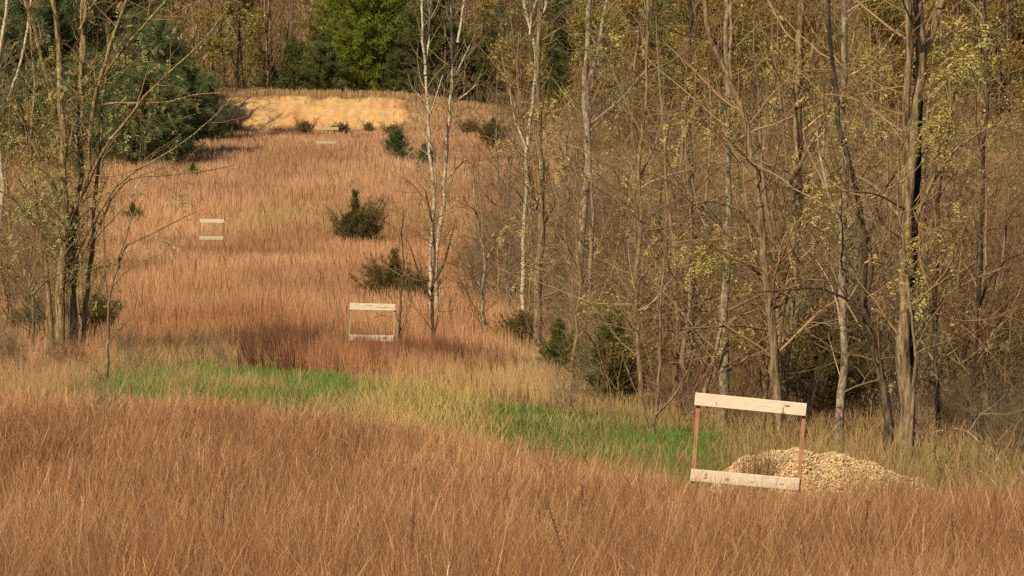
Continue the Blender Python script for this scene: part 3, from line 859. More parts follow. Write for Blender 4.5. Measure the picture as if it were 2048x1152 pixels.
guided_tree("locust_tree", "dark trunk arching up leftward in front of the straight sunlit tan one", "tree", 58.0, [
    ([(1567, 880), (1556, 800), (1542, 672), (1530, 560), (1520, 471), (1510, 380), (1492, 250), (1475, 197), (1440, 110), (1418, 50), (1400, -40), (1380, -180)], 21, 9),
    ([(1460, 160), (1462, 60), (1458, -60)], 8, 5, .4, 'limb'),
    ([(1520, 480), (1480, 420), (1420, 400), (1360, 415)], 7, 3, -.5, 'limb'),
    ([(1530, 560), (1480, 500), (1430, 440), (1370, 380), (1310, 350)], 7, 3, -.5, 'limb'),
    ([(1540, 660), (1480, 650), (1400, 655), (1330, 660)], 6, 2.5, -.7, 'limb'),
], BARK['locust'], 103, TW_BROWN, LV(1.5, 2.0, 2.8, 2.2, 1.0, .5), dict(at=[(1440, 510), (1470, 500), (1410, 500), (1490, 610), (1420, 560), (1450, 485), (1540, 560)], radius=.35, per=32, size=.17, pal=PAL_LOCUST, clusters=3, prob=.25))
guided_tree("locust_tree", "crooked trunk that bends left then right between grey and black trunks", "tree", 55.5, [
    ([(1778, 920), (1770, 793), (1756, 708), (1736, 643), (1721, 584), (1724, 526), (1727, 471), (1720, 427), (1712, 387), (1700, 336), (1683, 292), (1680, 233), (1672, 120), (1660, 0), (1655, -150)], 19, 8),
    ([(1726, 500), (1750, 430), (1770, 380), (1800, 330)], 8, 4, .4, 'limb'),
    ([(1740, 655), (1700, 600), (1640, 575), (1570, 580), (1500, 585)], 6, 2.5, -.6, 'limb'),
], BARK['dark'], 104, TW_BROWN, LV(1.3, 2.0, 2.8, 2.2, 1.0, .5), dict(at=[(1690, 330), (1660, 345), (1640, 350), (1720, 220)], radius=.35, per=26, size=.16, pal=PAL_LOCUST, clusters=2, prob=.2))
guided_tree("locust_tree", "pale grey trunk beside the dark cedar, left of the crooked trunk", "tree", 57.0, [
    ([(1678, 900), (1680, 792), (1687, 708), (1689, 600), (1694, 526), (1694, 453), (1697, 350), (1694, 200), (1690, 60), (1688, -150)], 19, 11),
    ([(1693, 480), (1660, 400), (1640, 320), (1632, 240)], 8, 4, .5, 'limb'),
], BARK['grey'], 105, TW_GREY, LV(1.2, 1.8, 2.6, 2.2, 1.0, .5), dict(clusters=3, radius=.4, prob=.3, size=.16, pal=PAL_LOCUST))
guided_tree("locust_tree", "stout mottled grey trunk topped by a leaf cluster, left of the new frame", "tree", 63.0, [
    ([(1440, 860), (1446, 793), (1444, 672), (1446, 600), (1451, 537), (1457, 453), (1458, 398), (1457, 329), (1457, 237), (1455, 175), (1457, 36), (1455, -150)], 21, 9),
    ([(1446, 640), (1425, 720), (1408, 790)][::-1], 9, 7, -.3, 'limb'),
    ([(1452, 560), (1420, 480), (1390, 420), (1380, 330)], 7, 3, -.5, 'limb'),
], BARK['grey'], 106, TW_GREY, LV(1.4, 1.9, 2.6, 2.2, 1.0, .5), dict(at=[(1400, 290), (1440, 240), (1300, 470), (1340, 520), (1480, 180), (1395, 180)], radius=.45, per=24, size=.17, pal=PAL_YELLOW, clusters=4, prob=.3))
guided_tree("sapling", "slender tan sapling rising in front of the black trunk", "sapling", 51.5, [
    ([(1814, 945), (1826, 850), (1823, 780), (1833, 708), (1818, 643), (1811, 584), (1805, 533), (1800, 453), (1790, 380), (1801, 300), (1797, 260)], 9, 4),
    ([(1806, 545), (1822, 505), (1850, 470), (1870, 430)], 4.5, 2, -.3, 'limb'),
    ([(1800, 300), (1815, 270), (1832, 205)], 4, 2, -.2, 'limb'), ([(1830, 700), (1860, 640), (1890, 600)], 4, 2, -.3, 'limb'),
], BARK['sapling'], 107, TW_TAN, LV(1.0, 1.8, 2.4, 1.0, .6, .35), dict(clusters=2, radius=.3, prob=.3, size=.15, pal=PAL_LOCUST))
guided_tree("locust_tree", "thin upright trunk standing alone toward the right edge", "tree", 62.0, [
    ([(1935, 880), (1937, 793), (1946, 708), (1949, 581), (1955, 450), (1950, 300), (1960, 150), (1955, 0), (1960, -150)], 13, 6),
    ([(1947, 640), (1980, 560), (2010, 520), (2060, 500)], 6, 3, .5, 'limb'),
    ([(1950, 500), (1920, 430), (1900, 330)], 5, 3, .5, 'limb'),
], BARK['dark'], 108, TW_BROWN, LV(1.6, 2.1, 2.8, 2.2, 1.0, .5), dict(clusters=6, radius=.45, prob=.4, size=.16, pal=PAL_LOCUST))
guided_tree("locust_tree", "dark thin trunk between black trunk and the lone upright one", "tree", 60.0, [
    ([(1880, 880), (1877, 796), (1873, 690), (1872, 560), (1880, 420), (1900, 250), (1912, 100), (1920, -60)], 12, 5),
    ([(1873, 640), (1840, 560), (1830, 500)], 5, 3, .4, 'limb'),
], BARK['dark'], 109, TW_BROWN, LV(1.5, 2.1, 2.8, 2.2, 1.0, .5), dict(clusters=4, radius=.4, prob=.4, size=.16, pal=PAL_LOCUST))
guided_tree("locust_tree", "leaning dark forked trunk over red grass, left of the mottled grey trunk", "tree", 70.0, [
    ([(1345, 850), (1342, 793), (1362, 698), (1384, 645), (1395, 560), (1385, 450), (1380, 330), (1370, 200), (1375, 60), (1370, -120)], 15, 6),
    ([(1362, 700), (1340, 620), (1330, 540), (1322, 420), (1330, 300)], 8, 4, .4, 'limb'),
    ([(1384, 650), (1410, 600), (1440, 590)], 6, 3, .4, 'limb'),
], BARK['dark'], 110, TW_BROWN, LV(1.6, 2.1, 2.8, 2.2, 1.0, .5), dict(at=[(1310, 400), (1290, 450), (1330, 360), (1260, 380)], radius=.5, per=24, size=.18, pal=PAL_YELLOW, clusters=5, prob=.35))
guided_tree("locust_tree", "thin straight trunk rising beside the green cedar at the strip's end", "tree", 68.0, [
    ([(1284, 845), (1283, 756), (1280, 687), (1280, 619), (1283, 551), (1290, 450), (1284, 330), (1296, 200), (1300, 60), (1296, -120)], 11, 5),
    ([(1282, 640), (1250, 580), (1210, 550), (1170, 560)], 5, 2.5, -.5, 'limb'),
    ([(1282, 560), (1320, 500), (1350, 430)], 5, 2.5, -.5, 'limb'),
], BARK['locust'], 111, TW_GREY, LV(1.6, 2.2, 3.0, 2.2, 1.0, .5), dict(clusters=6, radius=.5, prob=.35, size=.17, pal=PAL_YELLOW))
guided_tree("sapling", "multi-stemmed sapling at the end of the green strip", "sapling", 61.0, [
    ([(1305, 880), (1318, 790), (1325, 700), (1322, 600), (1335, 480), (1340, 380)], 8, 3),
    ([(1302, 875), (1290, 820), (1262, 760), (1240, 700)], 5, 2),
    ([(1312, 830), (1350, 790), (1376, 740), (1390, 700)], 5, 2, -.2, 'limb'),
], BARK['sapling'], 112, TW_BROWN, LV(1.3, 2.0, 2.6, 1.2, .6, .35))
# middle group
guided_tree("aspen_tree", "pale grey tree with a forked base left of the green cedar", "tree", 99.0, [
    ([(1160, 735), (1157, 670), (1162, 619), (1158, 571), (1164, 517), (1167, 448), (1178, 380), (1179, 308), (1181, 240), (1174, 175), (1183, 147), (1188, 96), (1191, 34), (1190, -20), (1186, -200)], 21, 9),
    ([(1165, 700), (1175, 660), (1186, 615)], 7, 5, -.5, 'limb'),
    ([(1155, 600), (1130, 560), (1100, 545), (1050, 530)], 6, 2.5, -.6, 'limb'),
    ([(1164, 480), (1140, 420), (1125, 380)], 6, 3, -.6, 'limb'),
    ([(1183, 150), (1200, 80), (1212, 0), (1216, -120)], 8, 5, .4, 'limb'),
    ([(1180, 250), (1240, 200), (1300, 130)], 6, 3, -.4, 'limb'),
    ([(1155, 690), (1145, 660), (1130, 630), (1120, 600)], 6, 3, -.4, 'limb'),
], BARK['grey'], 121, TW_GREY, LV(1.5, 1.6, 1.9, 1.8, .9, .5), dict(at=[(1195, 515), (1170, 500), (1240, 60), (1185, 45), (1210, 80), (1160, 230), (1130, 300), (1250, 110)], radius=.7, per=18, size=.26, pal=PAL_LOCUST, clusters=3, prob=.3))
guided_tree("aspen_tree", "olive-brown straight tree between birches and the pale forked one", "tree", 101.0, [
    ([(1077, 725), (1078, 653), (1075, 551), (1077, 482), (1077, 380), (1075, 273), (1082, 205), (1078, 144), (1080, 80), (1092, 0), (1100, -180)], 17, 8),
    ([(1076, 420), (1050, 340), (1030, 290), (1000, 230)], 6, 3, .5, 'limb'),
    ([(1080, 470), (1110, 400), (1126, 330), (1136, 260)], 6, 3, .5, 'limb'),
    ([(1076, 300), (1040, 240), (1010, 160), (1000, 90)], 6, 3, .5, 'limb'),
    ([(1078, 480), (1060, 420), (1064, 380)], 6, 4, -.4, 'limb'),
], BARK['locust'], 122, TW_BROWN, LV(1.6, 1.7, 2.0, 1.9, .9, .5), dict(at=[(1050, 470), (1080, 480), (1060, 490), (1100, 230), (1130, 290), (1120, 320), (1125, 310)], radius=.7, per=16, size=.26, pal=PAL_LOCUST, clusters=3, prob=.3))
guided_tree("birch_tree", "white birch trunk behind the olive-brown straight tree", "birch", 112.0, [
    ([(1050, 650), (1048, 520), (1049, 369), (1054, 301), (1060, 246), (1066, 190), (1070, 137), (1062, 68), (1046, 0), (1030, -160)], 9, 6),
    ([(1072, 120), (1080, 60), (1092, 0), (1105, -120)], 6, 5, .4, 'limb'), ([(1060, 70), (1062, 30), (1080, -20)], 4, 3, .3, 'limb'),
    ([(1054, 300), (1030, 240), (1020, 190)], 4, 2, .3, 'limb'),
], BARK['birch'], 123, TW_GREY, LV(1.8, 1.7, 1.8, 1.6, .8, .5, 38))
guided_tree("birch_tree", "left birch of the white pair, forking in front of the sand bank", "birch", 120.0, [
    ([(866, 640), (863, 560), (868, 448), (870, 390), (863, 291), (861, 222), (851, 154), (843, 85), (839, 0), (836, -140)], 8.5, 4.5),
    ([(851, 150), (856, 110), (860, 68), (861, 20), (864, -100)], 5, 3.5, .4, 'limb'),
    ([(862, 228), (845, 200), (830, 180)], 3.5, 2, .4, 'limb'), ([(862, 225), (874, 190), (886, 150)], 3.5, 2, -.3, 'limb'),
    ([(865, 300), (848, 262), (832, 215)], 3.5, 2, -.3, 'limb'), ([(868, 390), (845, 345), (832, 320)], 3.5, 2, -.3, 'limb'),
], BARK['birch'], 124, TW_GREY * 1.1, LV(1.6, 1.4, 1.5, 1.35, .7, .45, 34, .09))
guided_tree("birch_tree", "right birch of the white pair, forking high against dark conifers", "birch", 121.5, [
    ([(880, 640), (879, 560), (887, 448), (891, 380), (899, 308), (902, 246), (909, 191), (914, 147), (914, 85), (907, 68), (902, 0), (896, -140)], 9, 4.5),
    ([(915, 85), (923, 34), (930, -10), (940, -120)], 5, 4, .4, 'limb'),
    ([(905, 205), (930, 190), (955, 168)], 4, 2, -.3, 'limb'), ([(912, 150), (922, 128), (940, 90)], 5, 2.5, -.3, 'limb'),
    ([(890, 385), (875, 340), (872, 300)], 3, 2, .3, 'limb'), ([(896, 355), (920, 330), (940, 312)], 3, 2, .3, 'limb'),
    ([(900, 265), (930, 238), (950, 220)], 3, 2, .3, 'limb'),
], BARK['birch'], 125, TW_GREY * 1.1, LV(1.6, 1.4, 1.5, 1.35, .7, .45, 34, .09))
guided_tree("sapling", "thin bent pale sapling right of the white birch pair", "sapling", 104.0, [
    ([(965, 700), (967, 653), (966, 619), (969, 568), (972, 517), (960, 465), (950, 400), (945, 320)], 8, 3),
    ([(972, 520), (1000, 470), (1030, 450)], 4, 2, .3, 'limb'), ([(968, 590), (945, 540), (930, 520)], 4, 2, .3, 'limb'),
], BARK['grey'], 126, TW_BROWN, LV(2.0, 2.0, 2.2, 1.6, .8, .45))
guided_tree("sapling", "thin dark sapling between second frame and spreading cedar", "sapling", 100.0, [
    ([(802, 700), (801, 653), (805, 568), (808, 517), (800, 470), (808, 420)], 5, 2),
    ([(802, 660), (790, 620), (780, 590)], 3, 1.6, .3, 'limb'),
], BARK['dark'], 127, TW_BROWN, LV(2.0, 1.8, 2.0, 1.1, .6, .4))
guided_tree("sapling", "dark twisted sapling at the foot of the white birch pair", "sapling", 103.0, [
    ([(864, 710), (863, 636), (858, 585), (868, 520), (862, 450), (850, 380)], 8, 3),
    ([(862, 600), (835, 540), (815, 480)], 5, 2, .4, 'limb'), ([(860, 580), (890, 520), (910, 450)], 5, 2, .4, 'limb'),
], BARK['dark'], 128, TW_BROWN, LV(2.4, 2.2, 2.2, 1.7, .8, .45))
# left group
guided_tree("locust_tree", "big twin-trunked locust with long arching limbs at the left", "tree", 98.0, [
    ([(147, 745), (147, 690), (148, 602), (150, 551), (150, 517), (146, 431), (147, 380), (150, 308), (147, 239), (149, 188), (157, 120), (162, 51), (167, 0), (175, -200)], 18, 8),
    ([(121, 740), (120, 688), (118, 619), (117, 568), (121, 500), (128, 431), (120, 330), (113, 219), (114, 137), (112, 51), (108, 0), (104, -200)], 21, 9, -.5),
    ([(135, 735), (132, 620), (136, 500), (160, 400), (168, 300), (170, 200), (172, 90), (168, 0), (160, -150)], 12, 6, .4),
    ([(158, 730), (162, 600), (175, 480), (178, 370), (190, 270), (205, 160), (206, 60), (200, -60)], 10, 5, .7),
    ([(108, 735), (100, 600), (92, 480), (70, 380), (60, 280), (66, 180), (60, 60), (50, -60)], 10, 5, .2),
    ([(116, 240), (99, 171), (79, 103), (72, 68), (55, 20), (30, -30), (0, -120)], 9, 5, -.4, 'limb'),
    ([(128, 470), (140, 420), (172, 376), (178, 300), (191, 200), (209, 137), (222, 85), (253, 7), (290, -120)], 10, 6, -.8, 'limb'),
    ([(200, 165), (240, 110), (290, 50), (338, 0), (390, -60)], 6, 4, -.6, 'limb'),
    ([(150, 420), (180, 370), (205, 310), (250, 250), (290, 190), (350, 140), (420, 70), (460, 10)], 7, 2.5, -1.2, 'limb'),
    ([(185, 215), (230, 205), (290, 207), (342, 204), (393, 188), (445, 186)], 4.5, 2, -1.4, 'limb'),
    ([(175, 500), (222, 400), (262, 352), (325, 351), (420, 340), (470, 330)], 5, 2, -1.6, 'limb'),
    ([(150, 520), (190, 440), (230, 370), (290, 330), (360, 290), (420, 240), (470, 190)], 5, 2, -1.5, 'limb'),
    ([(130, 430), (90, 340), (50, 250), (10, 180), (-40, 130)], 7, 3, -.8, 'limb'),
    ([(125, 520), (80, 460), (30, 400), (-20, 370)], 6, 3, -.8, 'limb'),
    ([(160, 60), (180, 20), (230, -60)], 6, 4, .5, 'limb'),
], BARK['yellow'], 131, TW_BROWN, LV(1.2, 1.5, 1.8, 1.8, .9, .5, 46, .03), dict(at=[(60, 300), (100, 270), (50, 340), (120, 330), (90, 370), (30, 260), (215, 230), (230, 260), (290, 140), (320, 110), (310, 150), (260, 220), (160, 260), (210, 250), (100, 420), (40, 420), (130, 390), (180, 400), (20, 460), (300, 170), (240, 290), (80, 440), (170, 440), (420, 90), (510, 90), (280, 330), (190, 300)], radius=.95, per=30, size=.20, pal=PAL_SILVER + PAL_YELLOW[:3], clusters=10, prob=.4))
guided_tree("sapling", "leafless forked sapling standing in front of the green strip", "sapling", 82.0, [
    ([(212, 762), (213, 700), (215, 671), (217, 619), (212, 590), (208, 568), (208, 520), (209, 465), (205, 420)], 9, 2.6),
    ([(216, 615), (224, 575), (239, 534), (246, 500), (262, 485), (290, 476), (342, 448), (393, 424)], 5.5, 2, -.4, 'limb'),
    ([(238, 536), (236, 515), (244, 505), (262, 440), (285, 400)], 4, 1.8, -.3, 'limb'),
    ([(213, 605), (205, 590), (181, 575)], 3.5, 1.8, -.2, 'limb'),
    ([(228, 570), (250, 545), (290, 520), (330, 505)], 3, 1.4, -.2, 'limb'),
    ([(216, 690), (235, 660), (262, 635)], 2.6, 1.4, -.2, 'limb'),
], BARK['sapling'], 132, TW_TAN, [dict(per_m=1.1, L=.9, ang=42, trop=.06, wig=.12, n=6, ratio=.5, t0=.45, lfall=.4, rmin=.004), dict(per_m=1.6, L=.45, ang=42, trop=.03, wig=.15, n=5, ratio=.6, t0=.2, rmin=.003)],
    dict(at=[(380, 420), (300, 470), (345, 380), (290, 440)], radius=.4, per=12, size=.16, pal=PAL_SILVER))
guided_tree("sapling", "crooked bare sapling left of the twin-trunked locust", "sapling", 95.0, [
    ([(65, 745), (67, 653), (65, 585), (58, 540), (70, 470)], 8, 3),
    ([(65, 590), (40, 555), (10, 545), (-20, 540)], 4, 2, -.3, 'limb'), ([(65, 588), (95, 560), (130, 545), (170, 535)], 4, 2, -.3, 'limb'),
    ([(64, 580), (85, 530), (90, 480)], 4, 2, -.3, 'limb'),
], BARK['sapling'], 133, TW_BROWN, LV(2.2, 2.2, 2.2, 1.2, .7, .4))
guided_tree("birch_tree", "pale birch at the left edge of the picture", "birch", 150.0, [
    ([(0, 600), (3, 400), (4, 205), (10, 120), (19, 51), (22, 0), (26, -140)], 10, 6),
    ([(8, 220), (27, 164), (51, 92), (62, 20), (70, -80)], 6, 4, .5, 'limb'), ([(3, 330), (-20, 260), (-40, 200)], 5, 3, .5, 'limb'),
], BARK['birch'], 134, TW_GREY, LV(1.4, 1.4, 1.5, 1.8, .9, .5))

# fallen bleached branch at the lower right
def fallen_branch():
    rng = np.random.default_rng(71)
    D = 44.0
    base = P(2070, 1030, D); base[2] = float(ground(base[0], D))
    st = [([(2075, 1040), (2048, 1021), (2027, 999), (2012, 974), (1987, 915), (1960, 885), (1930, 853), (1884, 860), (1848, 868), (1828, 890)], 7, 2),
          ([(2040, 1012), (1987, 992), (1921, 985), (1884, 977), (1850, 955)], 5, 2), ([(2030, 1000), (1990, 970), (1965, 940), (1900, 935), (1850, 930)], 4, 1.6),
          ([(1940, 862), (1960, 830), (1990, 810), (2010, 790)], 3.5, 1.5), ([(2048, 1021), (2060, 980), (2040, 940), (2050, 900)], 5, 2),
          ([(1990, 925), (2020, 900), (2060, 885)], 3, 1.5), ([(1870, 864), (1868, 910), (1885, 960)], 2.5, 1.5)]
    Pn = []; Rn = []
    for k, (pts, w0, w1) in enumerate(st):
        w = [P(px, py, D + (.25 * i if k else .12 * i)) for i, (px, py) in enumerate(pts)]
        pl = resample(w, 18) + np.cumsum(rng.normal(0, .004, (18, 3)), 0)
        Pn.append(pl); Rn.append(np.linspace(w0, w1, 18) * D / F / 2)
    Pn = np.array(Pn); Rn = np.array(Rn)
    root = link("fallen_branch", None, label="bleached bare fallen branch lying at the lower right edge", cat="branch", loc=base)
    g = Geo(); v, q = tubes(Pn, Rn, 7, rng); g.add(v, q)
    link("limb", g.mesh("limb", BARK['grey'], True, base), root)
    g = Geo()
    Q, R = grow(Pn, Rn, rng, 5, .7, 45, .02, .18, 6, .5, .2, .3, rmin=.003); v, q = tubes(Q, R, 3, rng); g.add(v, q, TW_GREY)
    Q, R = grow(Q, R, rng, 5, .35, 45, .0, .18, 5, .6, .2, .3, rmin=.0022); v, q = tubes(Q, R, 3, rng); g.add(v, q, TW_GREY * .9)
    link("twigs", g.mesh("twigs", M_TWIG, True, base), root)
fallen_branch()

# ------------------------------------------------------------------ conifers
def conifer(name, seed, h, r, shape, nbr, elev, tuft, pal, twigs_per=9, blades_n=7, width=.08, trunk_r=.12, clump=.75, droop=0.0, bare=0.06, rag=.35, low=.9):
    """trunk and crown meshes at the origin; shape(t) gives relative crown radius at height fraction t"""
    rng = np.random.default_rng(seed)
    n = 10
    tp = np.stack([rng.normal(0, .02 * h * .2, n).cumsum() * .3, rng.normal(0, .02 * h * .2, n).cumsum() * .3, np.linspace(-.1, h * .97, n)], 1)[None]
    tr = np.linspace(trunk_r, trunk_r * .12, n)[None]
    g = Geo(); v, q = tubes(tp, tr, 7, rng); g.add(v, q)
    t = bare + (1 - bare) * rng.random(nbr) ** low
    az = rng.random(nbr) * 2 * math.pi
    sect = 1 + rag * (vnoise(np.cos(az) * 1.6 + 5, t * 5 + np.sin(az) * 1.6, seed) - .5) * 2
    L = r * shape(t) * sect * (.75 + .4 * rng.random(nbr))
    el = np.radians(elev + 14 * rng.normal(size=nbr)) + np.radians(35) * t ** 3
    d = np.stack([np.cos(az) * np.cos(el), np.sin(az) * np.cos(el), np.sin(el)], 1)
    s = np.linspace(0, 1, 5)
    bp = np.stack([np.interp(t, np.linspace(0, 1, n), tp[0, :, 0]), np.interp(t, np.linspace(0, 1, n), tp[0, :, 1]), t * h * .97], 1)
    br = bp[:, None] + d[:, None] * (L[:, None] * s)[..., None] + np.array([0, 0, 1.0]) * ((.22 - droop) * L[:, None] * s ** 2)[..., None]
    br += rng.normal(0, .03, br.shape) * L[:, None, None] * s[None, :, None]
    brr = (.012 * L + .006)[:, None] * np.linspace(1, .3, 5)[None]
    v, q = tubes(br, brr, 4, rng); g.add(v, q)
    # tufts along branches and on side sprays
    bi = np.repeat(np.arange(nbr), twigs_per)
    bi = bi[rng.random(len(bi)) < np.clip(L / (.6 * r), .08, 1)[bi]]
    m = len(bi)
    ft = 1 - (1 - .18) * rng.random(m) ** clump * .95
    f = ft * 3.999; i = f.astype(int); w = (f - i)[:, None]
    pos = br[bi, i] * (1 - w) + br[bi, np.minimum(i + 1, 4)] * w
    tn = norm(br[bi, np.minimum(i + 1, 4)] - br[bi, i])
    off = rng.normal(size=(m, 3)) * np.array([1, 1, .6])
    pos = pos + norm(off) * (L[bi] * .20 * (1.15 - ft))[:, None] * rng.random((m, 1)) ** .5 + rng.normal(0, tuft * .35, (m, 3))
    k = blades_n
    bd = norm(tn[:, None] * .8 + rng.normal(0, .75, (m, k, 3)) + np.array([0, 0, .35 - droop]))
    bl = tuft * (.6 + .7 * rng.random((m, k, 1)))
    sd = norm(np.cross(bd, rng.normal(size=(m, k, 3)))) * bl * width
    p0 = np.broadcast_to(pos[:, None], bd.shape)
    quad = np.stack([p0 - sd * .6, p0 + sd * .6, p0 + bd * bl + sd * .35, p0 + bd * bl - sd * .35], 2)
    pal = np.asarray(pal)
    cn = pal[rng.integers(0, len(pal), m)] * (.7 + .6 * rng.random((m, 1)))
    c = np.broadcast_to(cn[:, None, None, :], quad.shape)
    gc = Geo(); gc.add(quad.reshape(-1, 3), quads_range(m * k), c.reshape(-1, 3))
    return g.mesh(name + "_trunk", BARK['dark'], True), gc.mesh(name + "_crown", M_NEEDLE)

def place_tree(name, label, cat, meshes, px, D, rz=0.0, s=1.0, group=None, sink=0.0, sx=1.0, partnames=("trunk", "crown")):
    x = (px - 1024) * D / F
    root = link(name, None, label=label, cat=cat, group=group, loc=(x, D, float(surface(x, D)) - sink))
    root.rotation_euler = (0, 0, rz); root.scale = (s * sx, s * sx, s)
    for nm, me in zip(partnames, meshes):
        if me is not None: link(nm, me, root)
    return root

cone = lambda t: np.clip(1 - t, 0.02, 1) ** .75
rounded = lambda t: np.sqrt(np.clip(1 - (1.12 * t - .30) ** 2 / .70, .02, 1))
egg = lambda t: np.clip(np.sin(np.clip(t * .92 + .1, 0, 1) * math.pi) ** .6, .06, 1)
shrubby = lambda t: np.clip((1 - t) ** .6 * (.5 + .6 * np.exp(-((t - .12) / .35) ** 2)), .05, 1)
spire = lambda t: np.clip((.22 + .85 * np.exp(-((np.clip(t, 0, 1) - .08) / .30) ** 2)) * (1.06 - t) ** .5, .03, 1)

PAL_BRIGHT = [(.21, .27, .035), (.16, .22, .035), (.26, .28, .04), (.12, .18, .03), (.24, .22, .04)]
PAL_DKGREEN = [(.12, .145, .05), (.14, .155, .048), (.17, .16, .048), (.09, .12, .048)]
PAL_BLUEGREEN = [(.135, .185, .082), (.10, .15, .07), (.18, .215, .09), (.085, .12, .06)]
PAL_CEDAR = [(.11, .095, .03), (.14, .12, .034), (.085, .08, .026), (.16, .125, .04)]
PAL_CEDARG = [(.13, .14, .032), (.155, .155, .034), (.10, .115, .028), (.19, .165, .04)]

big_pine = conifer("bright_pine", 201, 13.5, 4.7, rounded, 330, 12, .36, PAL_BRIGHT, 34, 8, .09, .22, 1.2, .1, .01, .45)
dark_pine = conifer("dark_pine", 202, 10.5, 3.6, egg, 240, 10, .36, PAL_DKGREEN, 26, 8, .09, .18, 1.1, .1, .02, .4)
white_pine = conifer("white_pine", 203, 13.0, 4.6, rounded, 190, 14, .42, PAL_BLUEGREEN, 40, 10, .065, .22, 1.5, .0, .01, .5)
white_pine2 = conifer("white_pine_low", 204, 9.5, 4.8, rounded, 190, 10, .42, PAL_BLUEGREEN[:3] + PAL_DKGREEN[:2], 40, 10, .065, .2, 1.5, .0, .0, .5)
dark_cedar = conifer("dark_cedar", 205, 7.5, 2.6, cone, 260, 35, .26, PAL_DKGREEN, 18, 7, .1, .13, .6, 0, .0, .35)
shrub_cedar = conifer("shrub_cedar", 206, 1.5, 1.15, shrubby, 150, 34, .10, PAL_CEDAR, 26, 7, .08, .05, .8, -.1, .0, .5, 1.2)
spire_cedar = conifer("spire_cedar", 207, 2.0, 1.15, spire, 200, 28, .11, PAL_CEDAR, 26, 7, .08, .05, .8, -.15, .0, .4, 1.6)
green_cedar = conifer("green_cedar", 208, 1.6, .95, shrubby, 150, 26, .09, PAL_CEDARG, 26, 7, .08, .05, .8, -.05, .0, .5, 1.1)
scrub = conifer("scrub", 210, 1.3, 1.1, shrubby, 110, 40, .16, [(.27, .15, .08), (.22, .165, .07), (.32, .19, .10), (.16, .14, .055)], 14, 7, .08, .04, .8, -.2, .0, .6, 1.0)
young_pine = conifer("young_pine", 209, 2.1, 1.5, cone, 60, 24, .26, [(.09, .14, .05), (.11, .165, .06), (.07, .11, .042)], 13, 12, .045, .05, .5, -.1, .02, .3)

CG = None
place_tree("pine_tree", "big bright green pine standing above the sand bank", "pine", big_pine, 735, 322, .4, 1.0)
place_tree("pine_tree", "dark green pine behind the left white birch", "pine", dark_pine, 858, 320, 1.3, .98)
place_tree("cedar_tree", "dark pointed conifer just left of the bright green pine", "conifer", dark_cedar, 588, 317, 2.0, .95, sx=1.1)
place_tree("cedar_tree", "shorter dark conifer at the left end of the sand bank's rim", "conifer", dark_cedar, 540, 318, 4.0, .72, sx=1.3)
place_tree("cedar_tree", "low dark conifer tucked under the bright pine's left side", "conifer", dark_pine, 645, 316, .9, .6)
place_tree("cedar_tree", "low dark conifer between the bright pine and left birch", "conifer", dark_pine, 800, 319, 3.9, .52)
place_tree("pine_tree", "dense blue-green pine at the left whose shaded edge meets the sand bank", "pine", white_pine2, 310, 267, .6, .88)
place_tree("pine_tree", "tall blue-green pine behind the twin-trunked locust's right limbs", "pine", white_pine, 232, 288, 2.6, 1.02)
place_tree("pine_tree", "blue-green pine behind the twin trunks of the big locust", "pine", white_pine, 150, 290, 4.4, 1.0)
place_tree("pine_tree", "blue-green pine near the left edge behind the pale birch", "pine", white_pine2, 60, 284, 1.9, 1.1)
place_tree("pine_tree", "dark pine standing behind the dense blue-green one by the sand bank", "pine", white_pine2, 392, 286, 2.2, .48)
place_tree("cedar_tree", "brown-tinged dark cedar below the dense blue-green pine", "cedar", dark_pine, 345, 268, 1.2, .5, sx=1.3)
place_tree("cedar_shrub", "dark low conifer at the right foot of the sand bank", "cedar", shrub_cedar, 985, 278, 2.4, 1.45, sx=1.15)
place_tree("pine_tree", "dark conifer at the top between the white birch and pale forked tree", "pine", white_pine, 1075, 330, 3.1, 1.05)
place_tree("pine_tree", "green conifer at the top behind the pale forked tree", "pine", dark_pine, 1150, 318, 5.1, 1.25)
place_tree("pine_tree", "dark green pine at the top right corner", "pine", dark_pine, 2010, 290, .7, 1.3)
place_tree("pine_tree", "short dark pine right of the white birch pair, before the far wood", "pine", dark_pine, 945, 322, .2, .6)
place_tree("pine_tree", "dim green pine among yellow leaves above the arching dark trunk", "pine", dark_pine, 1400, 300, 1.7, 1.2)
place_tree("pine_tree", "low blue-green pine at the foot of the dense ones, over orange grass", "pine", white_pine2, 285, 258, 3.3, .66, sx=1.15)
place_tree("pine_tree", "low dull pine between the left edge and the twin-trunked locust", "pine", white_pine2, 60, 258, 5.3, .6, sx=1.2)
place_tree("pine_tree", "small blue-green pine behind the twin-trunked locust's fork", "pine", white_pine2, 190, 266, .3, .62, sx=1.15)
place_tree("young_pine", "young bushy pine standing in grass below the sand bank", "pine", young_pine, 797, 262, .3, 1.1)
place_tree("young_pine", "smaller young pine behind the left birch's trunk", "pine", young_pine, 853, 257, 2.3, .82)
place_tree("cedar_shrub", "dark cedar shrub with a thin spire, alone on the mid field", "cedar", spire_cedar, 710, 186, .5, 1.5, sx=.95)
place_tree("cedar_shrub", "wide spreading dark cedar behind the second frame", "cedar", spire_cedar, 790, 130, 2.9, .98, sx=1.25)
place_tree("cedar_shrub", "olive cedar bush low between second cedar and the birches", "cedar", shrub_cedar, 836, 128, 4.1, .75)
place_tree("cedar_shrub", "green cedar beside the thin trunk at the strip's end", "cedar", green_cedar, 1228, 70, 1.1, 1.12)
place_tree("cedar_shrub", "green cedar just left of the pale forked tree's base", "cedar", green_cedar, 1118, 86, 2.0, .85)
place_tree("cedar_shrub", "small dull cedar behind the olive-brown straight tree", "cedar", shrub_cedar, 1042, 104, 3.3, .72)
